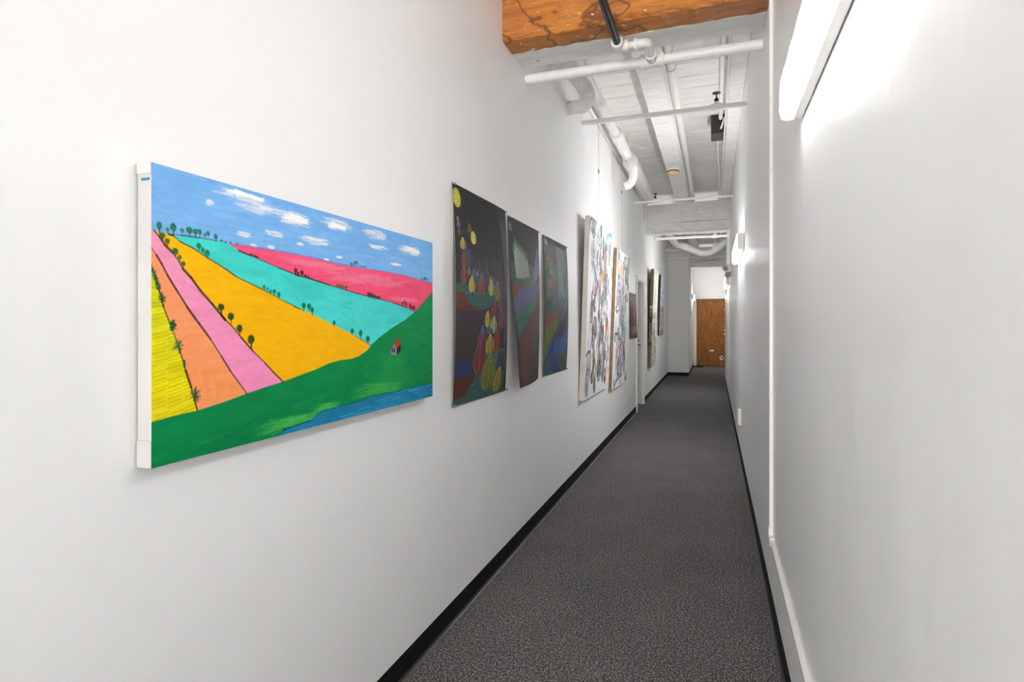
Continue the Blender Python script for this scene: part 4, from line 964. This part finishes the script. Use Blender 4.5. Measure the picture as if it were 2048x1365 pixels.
for L_ in ([(0.065,0.82),(0.071,0.639)], [(0.089,0.852),(0.091,0.633)], [(0.113,0.838),(0.116,0.638)], [(0.14,0.83),(0.142,0.638)], [(0.17,0.817),(0.172,0.641)], [(0.194,0.81),(0.196,0.646)], [(0.227,0.792),(0.227,0.651)], [(0.258,0.779),(0.256,0.657)]):
    A.line([L_[0], L_[1]], .030, '54705f', .8, .1); A.line([(L_[0][0]+.004, L_[0][1]-.03), (L_[1][0]+.004, L_[1][1])], .009, 'd4dcd8', .75, .2); A.line([(L_[0][0]-.006, L_[0][1]-.02), (L_[1][0]-.006, L_[1][1])], .004, 'a4b8ac', .6, .2)
def f2(u, v):
    return .004+.075*np.clip(1-v, 0, 1)**1.6*np.clip(1-u*1.0, 0, 1)**1.2 + .035*np.clip(S_(PI*v), 0, 1)*S_(PI*np.clip(u*.8+.1, 0, 1)) + .020*np.clip(1-v, 0, 1)*S_(PI*u)
poster('dark drawing of white birch trunks above sweeping brown and green paths', A, 3.05, .985, f2, [(.006, .978), (.59, .976)])

A = Art(.66, .98, .0032, '33363a')
A.poly([(0, .0), (.66, .0), (.66, .98), (0, .98)], '46504f', 1, '4a4858', .2, 7)
stroke_fill(A, [(-0.008,0.844),(0.172,0.865),(0.248,0.722),(0.248,0.539),(0.248,0.446),(0.004,0.428)], '2c4a38', ['3e6448', '5c4438', '243428', '4c7058'], 220, d=(.01, .02), seed=31)
stroke_fill(A, [(0.248,0.929),(0.465,0.92),(0.582,0.823),(0.437,0.547),(0.274,0.585)], '586c6c', ['7c9494', '4c5c64', '8c98a4'], 200, d=(.003, .03), seed=32)
stroke_fill(A, [(0.409,0.735),(0.582,0.779),(0.552,0.688),(0.409,0.592)], '5a5238', ['746a48', '4c4430'], 80, d=(.004, .03), seed=33)
stroke_fill(A, [(0.673,0.832),(0.582,0.749),(0.437,0.547),(0.327,0.475),(0.409,0.47),(0.552,0.584),(0.705,0.713)], '2a4478', ['3a5a98', '2c6a70'], 160, d=(.01, .03), seed=34)
stroke_fill(A, [(0.642,0.769),(0.552,0.673),(0.494,0.549),(0.409,0.492),(0.508,0.436),(0.612,0.632)], '3f7464', ['5c9a84', '346050'], 90, d=(.006, .03), seed=35)
stroke_fill(A, [(0.689,0.621),(0.705,0.386),(0.552,0.311),(0.409,0.263),(0.222,0.26),(0.3,0.377),(0.437,0.435)], '3c2a44', ['503650', '30243c'], 120, d=(.008, .03), seed=36)
stroke_fill(A, [(0.015,0.441),(0.274,0.432),(0.172,0.37),(0.015,0.344)], '74442c', ['8c5838', '5c3828'], 60, d=(.01, .01), seed=37)
stroke_fill(A, [(0.015,0.344),(0.248,0.404),(0.197,0.322),(0.098,0.23),(0.027,0.108),(-0.008,0.045),(-0.042,0.048)], '5c6a2c', ['7c8c3a', '3c5a30', '8a9448'], 160, d=(.004, .02), seed=38)
stroke_fill(A, [(0.705,0.386),(0.523,0.319),(0.381,0.264),(0.209,0.254),(0.172,0.201),(0.197,0.159),(0.409,0.12),(0.552,0.171),(0.673,0.212)], '24508a', ['3468a4', '1c4070', '4c7cb0'], 200, d=(.012, .02), seed=39)
stroke_fill(A, [(0.313,0.496),(0.248,0.377),(0.147,0.228),(0.027,0.088),(-0.019,0.014),(0.074,0.012),(0.222,0.014),(0.465,0.008),(0.3,0.098),(0.172,0.167),(0.197,0.254)], '2a3a84', ['3c4ea0', '2c5c74', '203064'], 220, d=(.004, .03), seed=40)
stroke_fill(A, [(0.172,0.173),(0.197,0.016),(0.05,0.014),(-0.008,0.019),(0.074,0.112)], '245c50', ['347868', '1c4a44'], 90, d=(.004, .03), seed=41)
stroke_fill(A, [(0.673,0.204),(0.409,0.12),(0.395,0.078),(0.552,0.002),(0.642,0.017)], '34502c', ['46683a', '283e24', '2a4a6a'], 110, d=(.008, .02), seed=42)
A.ell([(0.053,0.932,0.028,0.022)][0], 'b4a868', .9, .2)
for e, c1 in (([(0.074,0.82,0.029,0.02)], '8a6450'), ([(0.147,0.815,0.035,0.02)], '7a5060'), ([(0.11,0.777,0.034,0.02)], '84504c'), ([(0.098,0.646,0.053,0.032)], '8c5434'), ([(0.172,0.695,0.035,0.034)], '6c4c5c'), ([(0.122,0.732,0.034,0.023)], '4c7c50'), ([(0.172,0.546,0.065,0.054)], '34445c'), ([(0.074,0.582,0.038,0.033)], '3c6c44'), ([(0.274,0.571,0.037,0.035)], '3f7450')):
    A.ell(e[0], c1, .85, .3, .2); A.scrib(e[0], 'a8a890', 10, .003, .3, False)
def f3(u, v):
    return .004+.05*np.clip(S_(PI*np.clip(v, 0, 1)), 0, 1)**.8*(.35+.65*S_(PI*np.clip(u, 0, 1))) + .02*np.clip(v-.85, 0, 1)/.15*(1-np.clip((v-.95)/.05, 0, 1))*S_(PI*u)
poster('dark drawing of blue water and green hills, the furthest of the three', A, 3.76, .985, f3, [(.006, .972), (.65, .972), (.006, .006), (.65, .008)])

# ---- abstract canvases hung on chains, leaning out at the top ----------------
def canvas(name, label, art, y0, z0, xb, xt, z1, th, edge, group=None, cut=.0):
    k = (xt-xb)/(z1-z0); L_ = math.hypot(1, k); h_ = (z1-z0)
    t = thing(name, label, 'painting', (XL, y0+art.w/2, z0), group)
    bm = bmesh.new(); w_ = art.w; NZ = 24; R_ = []; r_ = random.Random(int(y0*10))
    for i in range(NZ+1):
        z = z0+h_*i/NZ; x = xb+k*(z-z0); jog = r_.uniform(-.002, .002) if 0 < i < NZ else 0
        R_.append([bm.verts.new(p) for p in ((x-.0012, y0+.0006, z), (x-th, y0+jog, z), (x-th, y0+w_, z), (x-.0012, y0+w_-.0006, z))])
    for i in range(NZ):
        for j in range(4): bm.faces.new((R_[i][j], R_[i][(j+1) % 4], R_[i+1][(j+1) % 4], R_[i+1][j]))
    bm.faces.new(R_[0]); bm.faces.new(R_[-1])
    obj('stretcher_edge', bm, edge, t)
    sheet('painted_canvas', art, lambda U, V: (xb+k*V/L_, y0+U, z0+V/L_), M['oil'], t)
    return t, k
def hang_chain(t, y, z0, x0, ring=None):
    bm = bmesh.new(); z = z0; i = 0; x1 = XL+.055
    n = int((ZC-z0)/.022)
    for i in range(n):
        zz = z0+i*.022; xx = x0+(x1-x0)*min(i/(n*.8), 1)
        # small oval links, turned a quarter each time
        ln = []
        for j in range(9):
            a = 2*PI*j/8; dx_, dy_ = (math.sin(a)*.0032, 0) if i % 2 else (0, math.sin(a)*.0032)
            ln.append((xx+dx_, y+dy_, zz+math.cos(a)*.012))
        tube(bm, ln, .0010, 5, False)
    ch = obj('hanging_chain', bm, M['chain'], t)
    if ring:
        bm = bmesh.new(); tube(bm, [(x0+(x1-x0)*.5, y+.022*math.sin(2*PI*j/16), ring+.022*math.cos(2*PI*j/16)) for j in range(17)], .003, 6, False)
        obj('chain_ring', bm, M['steel'], ch)

A = Art(1.25, 1.62, .006, 'e9e9ec')
A.poly([(0, 0), (1.25, 0), (1.25, 1.62), (0, 1.62)], 'e4e5ea', 1, 'eceaee', .03)
def loose(A, n, pal, y0=.15, seed=1):
    r_ = random.Random(seed)
    for i in range(n):
        x = min(max(r_.gauss(A.w*.56, A.w*.19), .12), A.w-.08); y = r_.uniform(y0, A.h-.1); h_ = r_.uniform(.05, .22); b_ = r_.uniform(-.06, .06); c_ = r_.choice(pal)
        pts = [(x+b_*math.sin(PI*j/8)+r_.uniform(-.004, .004), y-h_*j/8) for j in range(9)]
        A.line(pts, r_.uniform(.012, .04), c_, r_.uniform(.5, .9))
        if r_.random() < .4: A.line([(x-b_*math.sin(PI*j/8), y-h_*j/8) for j in range(9)], .008, '50545c', .6)
        if r_.random() < .3: A.ell((x, y-h_, r_.uniform(.01, .03), r_.uniform(.02, .05)), r_.choice(pal), .6, .3, .3)
def loop(e, col, wd=.02, al=.8, fill=None, fa=.6, a0=0, a1=2*PI):
    e = (e[0], e[1], e[2]*.86, e[3]*1.2); sd = int(e[0]*997+e[1]*71)
    if fill:
        A.ell(e, fill, .45, .35, .3)
        A.scrib((e[0]-e[2]*.25, e[1], e[2]*.6, e[3]*.85), col, 12, .010, .5, False, seed=sd)
        A.scrib((e[0]+e[2]*.2, e[1], e[2]*.6, e[3]*.8), fill, 14, .012, .7, False, seed=sd+1)
        A.scrib((e[0], e[1]-e[3]*.3, e[2]*.6, e[3]*.4), '3c4448', 5, .010, .5, False, seed=sd+2)
    a0 = (sd % 7)*.5; a1 = a0+4.6
    A.line([(e[0]+e[2]*math.sin(a0+(a1-a0)*i/22), e[1]+e[3]*math.cos(a0+(a1-a0)*i/22)) for i in range(23)], wd, col, al)
loose(A, 190, ['3c464c', '54646c', '2c3438', '8c4c40', '5c7468', '6c5c3c', 'a4b4bc', 'c4c8d0', '7c8890', 'dcdce4', 'f0f0f4'], .3, 4)
for e, c_, f_ in (
  ([(0.136,1.562,0.115,0.06)], '54585c', 'c8ccc8'), ([(0.197,1.533,0.091,0.071)], '4c5860', '8c9aa0'), ([(0.216,1.35,0.059,0.065)], '5c6c70', '90a09c'), ([(0.479,1.494,0.115,0.068)], '5c6c80', 'b4c8d8'),
  ([(0.538,1.579,0.052,0.061)], '4c5458', '788488'), ([(1.032,1.405,0.069,0.104)], '5c7068', '889c90'), ([(0.765,1.315,0.056,0.064)], '6c4c58', 'c8a8b0'), ([(0.327,1.147,0.082,0.073)], '3c4854', 'a4c0cc'),
  ([(0.287,1.023,0.067,0.073)], '54606c', 'dcd4dc'), ([(0.913,1.047,0.084,0.104)], '4c4854', 'a08494'), ([(0.783,1.12,0.056,0.058)], '5c6444', '8c9464'), ([(0.557,1.279,0.067,0.076)], '5c4454', 'b0a0ac'),
  ([(0.553,1.096,0.074,0.056)], '7c5864', 'ecdce0'), ([(0.222,0.819,0.079,0.06)], '5c3c38', '7c6460'), ([(0.712,0.904,0.063,0.05)], '4c5c34', '84905c'), ([(0.365,0.836,0.042,0.034)], '3c3434', 'd8d4d4'),
  ([(0.223,0.775,0.073,0.073)], '6c4440', '788070'), ([(0.387,0.654,0.098,0.069)], '4c3c3c', '988488'), ([(0.289,0.628,0.047,0.041)], '343440', '5c5868'), ([(0.802,0.557,0.081,0.067)], '3c2c3c', '6c5c80'),
  ([(0.789,0.627,0.056,0.021)], '8c2430', 'b8444c'), ([(1.034,0.652,0.061,0.069)], '9c5040', 'b4684c'), ([(0.923,0.397,0.101,0.076)], '2c4448', '3f5c5c'), ([(0.386,0.345,0.056,0.076)], '6c5c30', '9c8448'),
  ([(0.653,0.251,0.108,0.109)], '24342c', '4c5860'), ([(0.139,0.32,0.109,0.086)], '8c6c64', 'c4a8a4'), ([(0.129,0.15,0.096,0.1)], '3c3c40', '84a4b0'), ([(0.856,0.214,0.066,0.098)], '3c4c58', '74889c'),
  ([(1.008,0.134,0.069,0.062)], '6c3428', 'c08468'), ([(0.461,0.097,0.065,0.057)], '5c2420', '84403c'), ([(0.332,0.185,0.069,0.048)], '642c24', '8c3c34'), ([(1.084,0.336,0.088,0.039)], '8c9098', 'c0c4c8')):
    loop(e[0], c_, .016, .85, f_, .75)
for pts, c_, wd in (
  ([(0.022,1.48),(-0.002,1.527),(0.034,1.591),(0.141,1.628),(0.258,1.629),(0.299,1.596)], '4c5450', .03), ([(0.126,1.619),(0.242,1.626),(0.298,1.602)], '7c9444', .05), ([(0.748,1.401),(0.774,1.477),(0.862,1.556),(1.027,1.602),(1.116,1.607)], '6cb4b4', .045),
  ([(0.311,1.625),(0.372,1.328),(0.401,1.126)], 'a0a0a4', .012), ([(0.187,1.267),(0.231,1.206),(0.409,1.085),(0.457,1.019)], '54504c', .03), ([(0.454,1.033),(0.363,0.946),(0.244,0.846)], '4c4848', .035), ([(0.558,1.068),(0.569,0.81)], '707068', .045),
  ([(0.766,1.206),(0.7,1.135),(0.628,1.101)], 'e08c4c', .05), ([(0.42,1.024),(0.394,0.968),(0.325,0.964)], 'c06474', .05), ([(0.67,0.982),(0.699,0.933),(0.674,0.86)], '54404c', .03), ([(0.56,0.859),(0.637,0.646),(0.625,0.503)], '6c645c', .05),
  ([(0.794,1.377),(0.872,1.297),(0.949,1.124)], '707c88', .02), ([(0.942,0.943),(0.933,0.883)], '90c8bc', .05), ([(0.693,0.863),(0.748,0.719),(0.731,0.558)], '4c4440', .025), ([(0.374,0.593),(0.375,0.524),(0.376,0.442)], '7c4844', .06), ([(0.284,0.581),(0.225,0.475),(0.202,0.423),(0.121,0.426),(0.034,0.392)], '3c4044', .022),
  ([(0.218,0.422),(0.23,0.314),(0.241,0.193)], '34343c', .02), ([(0.343,0.28),(0.281,0.149)], '3c3c40', .016), ([(0.396,0.269),(0.432,0.163),(0.488,0.046)], '4c3434', .02), ([(0.593,0.575),(0.595,0.461),(0.652,0.359)], '9c8c68', .09), ([(0.804,0.483),(0.871,0.451),(1.11,0.319),(1.226,0.296)], 'b4bcc8', .02),
  ([(1.016,0.568),(1.104,0.458),(1.236,0.359)], '6c7078', .018), ([(0.735,0.325),(0.85,0.14)], '5c5c64', .015), ([(0.792,0.336),(0.865,0.273)], 'd48478', .03)):
    A.line(pts, wd, c_, .85)
A.ell([(0.768,1.195,0.06,0.022)][0], 'f0983c', .95, .2); A.ell([(0.177,0.665,0.039,0.019)][0], 'f0b474', .9, .3); A.ell([(0.986,0.614,0.039,0.03)][0], 'e88c3c', .9, .3); A.ell([(1.112,0.194,0.089,0.031)][0], 'eca448', .9, .3)
A.ell([(1.099,0.196,0.044,0.024)][0], 'e8e4dc', .9, .3); A.ell([(0.165,1.396,0.026,0.026)][0], 'e0bc8c', .8, .4); A.ell([(1.001,0.104,0.06,0.028)][0], '8c342c', .9, .3); A.ell([(0.628,0.181,0.053,0.036)][0], '2c5c38', .7, .5)
t, k = canvas('abstract_painting', 'tall white abstract canvas of looping shapes, the nearer of the leaning pair', A, 4.90, .675, -1.069, -1.012, 2.295, .043, M['raw_canvas'], 'pale abstract canvases leaning out on chains')
hang_chain(t, 5.53, 2.30, -1.058, 2.84)

A = Art(1.09, 1.60, .007, 'ebeaec')
loose(A, 170, ['5c6880', '4c8c88', 'a888a4', 'd49c8c', '3c4c50', 'c8ccd4', 'b8a858', '7c6c98', '283038', 'f0f0f4'], .25, 5)
for e, c_, f_ in (
  ([(0.146,1.554,0.075,0.049)], '5c5c8c', 'c0bcd4'), ([(0.644,1.487,0.105,0.059)], '3c3c34', 'c8c8c4'), ([(0.926,1.482,0.113,0.087)], '54708c', '84a4b4'), ([(0.837,1.334,0.111,0.079)], '7c6458', 'c89c7c'),
  ([(0.925,1.259,0.082,0.066)], '4c6c64', '74948c'), ([(0.447,1.422,0.136,0.048)], '8c6c5c', 'd4b8a0'), ([(0.211,1.299,0.102,0.03)], '2c8c7c', '6cc0ac'), ([(0.233,1.247,0.085,0.04)], '707880', 'c4ccd0'),
  ([(0.244,1.166,0.128,0.04)], '5c5c94', 'd0cce0'), ([(0.355,1.076,0.071,0.048)], '544c54', 'b0a0ac'), ([(0.225,1.071,0.085,0.053)], '9c7088', 'd8b8c4'), ([(0.88,1.086,0.122,0.044)], '2c2c34', 'd4b4c0'),
  ([(0.198,1.009,0.101,0.04)], '3c7884', '7cb4bc'), ([(0.715,0.955,0.146,0.108)], '4c6464', 'a4b8b0'), ([(0.411,0.947,0.063,0.09)], '645c64', 'c4bcc8'), ([(0.136,0.92,0.083,0.02)], '2c2c3c', 'e4e4e8'),
  ([(0.513,0.816,0.12,0.063)], '4c6460', '8ca09c'), ([(0.132,0.599,0.108,0.04)], '54807c', '84b0a8'), ([(0.309,0.65,0.087,0.041)], 'a08c34', 'd8c864'), ([(0.388,0.601,0.116,0.035)], '3c5c68', '7ca0b0'),
  ([(0.799,0.643,0.16,0.103)], '5c7484', 'a8bcc4'), ([(0.642,0.502,0.124,0.065)], 'a05c64', 'e4c0c4'), ([(0.498,0.253,0.156,0.093)], '3c4c60', '8494ac'), ([(0.865,0.302,0.071,0.128)], '505c5c', '9cacac'),
  ([(1.027,0.081,0.064,0.046)], '3c3c44', '8c8c94'), ([(0.274,0.446,0.052,0.083)], '8c6c90', 'c8acc8'), ([(0.638,0.064,0.038,0.037)], 'b8ac4c', 'dcd474'), ([(0.397,0.302,0.054,0.028)], '181c24', '343844'), ([(0.629,0.732,0.076,0.043)], '3c5c70', '7c9cac')):
    loop(e[0], c_, .018, .85, f_, .7)
for pts, c_, wd in (
  ([(0.051,1.596),(0.178,1.511),(0.299,1.47)], '8c88b0', .03), ([(0.007,1.44),(0.149,1.374),(0.463,1.361)], 'f0c4a0', .07), ([(0.698,1.381),(0.696,1.208),(0.667,1.134)], '44506c', .02), ([(0.443,1.262),(0.479,1.124),(0.452,1.053)], 'b48cb0', .04), ([(0.509,1.365),(0.593,1.23)], 'd8b850', .03),
  ([(0.725,1.101),(0.833,1.069)], '14181c', .03), ([(0.147,0.873),(0.289,0.903)], '2c2c34', .02), ([(0.402,0.718),(0.269,0.637),(0.123,0.633)], '202c38', .03), ([(0.434,0.593),(0.636,0.524),(0.8,0.453),(0.879,0.346)], '2c2020', .03), ([(0.224,0.563),(0.231,0.448),(0.218,0.245)], 'b490b0', .04), ([(0.751,0.455),(0.942,0.298),(0.929,0.156)], '34403c', .03),
  ([(0.512,0.111),(0.298,0.089),(0.183,0.046),(0.167,0.027)], '5c6c74', .04), ([(0.13,0.098),(0.169,0.02)], '3c4850', .035), ([(0.34,0.181),(0.556,0.114),(0.738,0.135)], '3c4c58', .025), ([(1.064,0.04),(1.009,0.052)], '14141c', .03), ([(0.474,0.437),(0.45,0.355)], '5c6470', .03), ([(0.321,0.169),(0.4,0.114),(0.515,0.097)], 'a0b09c', .05)):
    A.line(pts, wd, c_, .8)
t, k = canvas('abstract_painting', 'white abstract canvas with brown side edge, behind the larger looping one', A, 6.38, .60, -1.075, -1.012, 2.20, .036, M['burlap'], 'pale abstract canvases leaning out on chains')
hang_chain(t, 6.98, 2.205, -1.05, 2.95)

# dark curled picture by the doorway
A = Art(.66, .65, .007, '2c2c2c')
A.poly([(0, 0), (.66, 0), (.66, .65), (0, .65)], '262829', 1, '1a1a1a', .2)
for e, c_, a_ in (((.16, .33, .16, .30), '5c1c14', .95), ((.24, .38, .06, .20), 'b04c38', .8), ((.10, .15, .12, .14), '4c2a20', .7), ((.35, .12, .22, .06), '8a8884', .7), ((.08, .55, .05, .1), '8c4038', .8), ((.45, .45, .2, .2), '1c2022', .6)):
    A.ell(e, c_, a_, 1.0); 
f4 = lambda u, v: .008+.018*np.clip(1-v, 0, 1)**1.5*np.clip(u, 0, 1)+.035*S_(PI*u)*S_(PI*v)**.8+.008*np.clip(1-v*3, 0, 1)
t = thing('dark_picture', 'small dark charcoal and rust picture squeezed beside the white door frame', 'picture', (XL, 8.35, 1.14))
sheet('paper_sheet', A, curl(XL, 8.06, 1.14, .66, .65, f4), M['oil'], t, M['paper_white'])
pin(t, XL+.0085, 8.07, 1.783); pin(t, XL+.0085, 8.712, 1.783)

# two speckled canvases beyond the doorway
A = Art(.88, 1.765, .008, 'e2e8dc')
for i in range(1500):
    x, y = rs.uniform(0, .88), rs.uniform(0, 1.765)
    pal = ['f4f6f2', 'e4ecc4', 'c8dcd4', 'f0f4f4', 'b0c8a8', 'e8e49c', 'e8f0e4', 'a8c4c0'] if y > 1.0 else ['eceeee', 'a8b498', '6c8ca8', '3c4c54', '5c6c54', 'c8ccc0', '90a090', 'b0402c', 'e4e4d8']
    A.line([(x, y), (x+rs.uniform(-.04, .04), y-rs.uniform(.01, .05))], rs.uniform(.012, .05), rs.choice(pal), .85)
for e in ((.42, .78, .10, .05), (.45, .62, .06, .1), (.3, .55, .04, .08)): A.scrib(e, '3c70a8', 20, .012, .8, False)
A.scrib((.5, .52, .2, .04), '8c9438', 24, .012, .7)
t, k = canvas('speckled_painting', 'tall pale speckled canvas with brown side, just beyond the white doorway', A, 10.41, .565, -1.055, -.996, 2.33, .052, M['burlap2'], None)
for z, h_ in ((1.62, .05), (1.36, .12), (.97, .06)):
    xx = -1.055+k*(z-.565); obj('tape_patch', box(xx-.05, xx-.004, 10.4085, 10.4105, z, z+h_), M['brown_dk'] if z != 1.62 else M['raw_canvas'], t)
hang_chain(t, 10.95, 2.335, -1.04, 2.95)
A = Art(.95, 1.28, .01, 'd4dcec')
for i in range(900):
    x, y = rs.uniform(0, .95), rs.uniform(0, 1.28)
    pal = ['c8daf8', 'eef0fa', 'a8bce4', 'd89484', 'f0ecf4', 'dce4fc'] if y > .6 else ['c8c4c8', '8c9490', 'b07464', '5c6464', 'e0dcdc', '9c5c50', '80988c']
    A.line([(x, y), (x+rs.uniform(-.05, .05), y-rs.uniform(.01, .06))], rs.uniform(.02, .07), rs.choice(pal), .85)
for e in ((.3, .78, .1, .06), (.55, .62, .1, .05), (.5, .95, .08, .05)): A.scrib(e, 'c05838', 14, .016, .7)
t, k = canvas('speckled_painting', 'pale blue and red speckled canvas with near-black side, last picture on the wall', A, 12.34, 1.11, -1.078, -1.038, 2.39, .033, M['blueblack'], None)
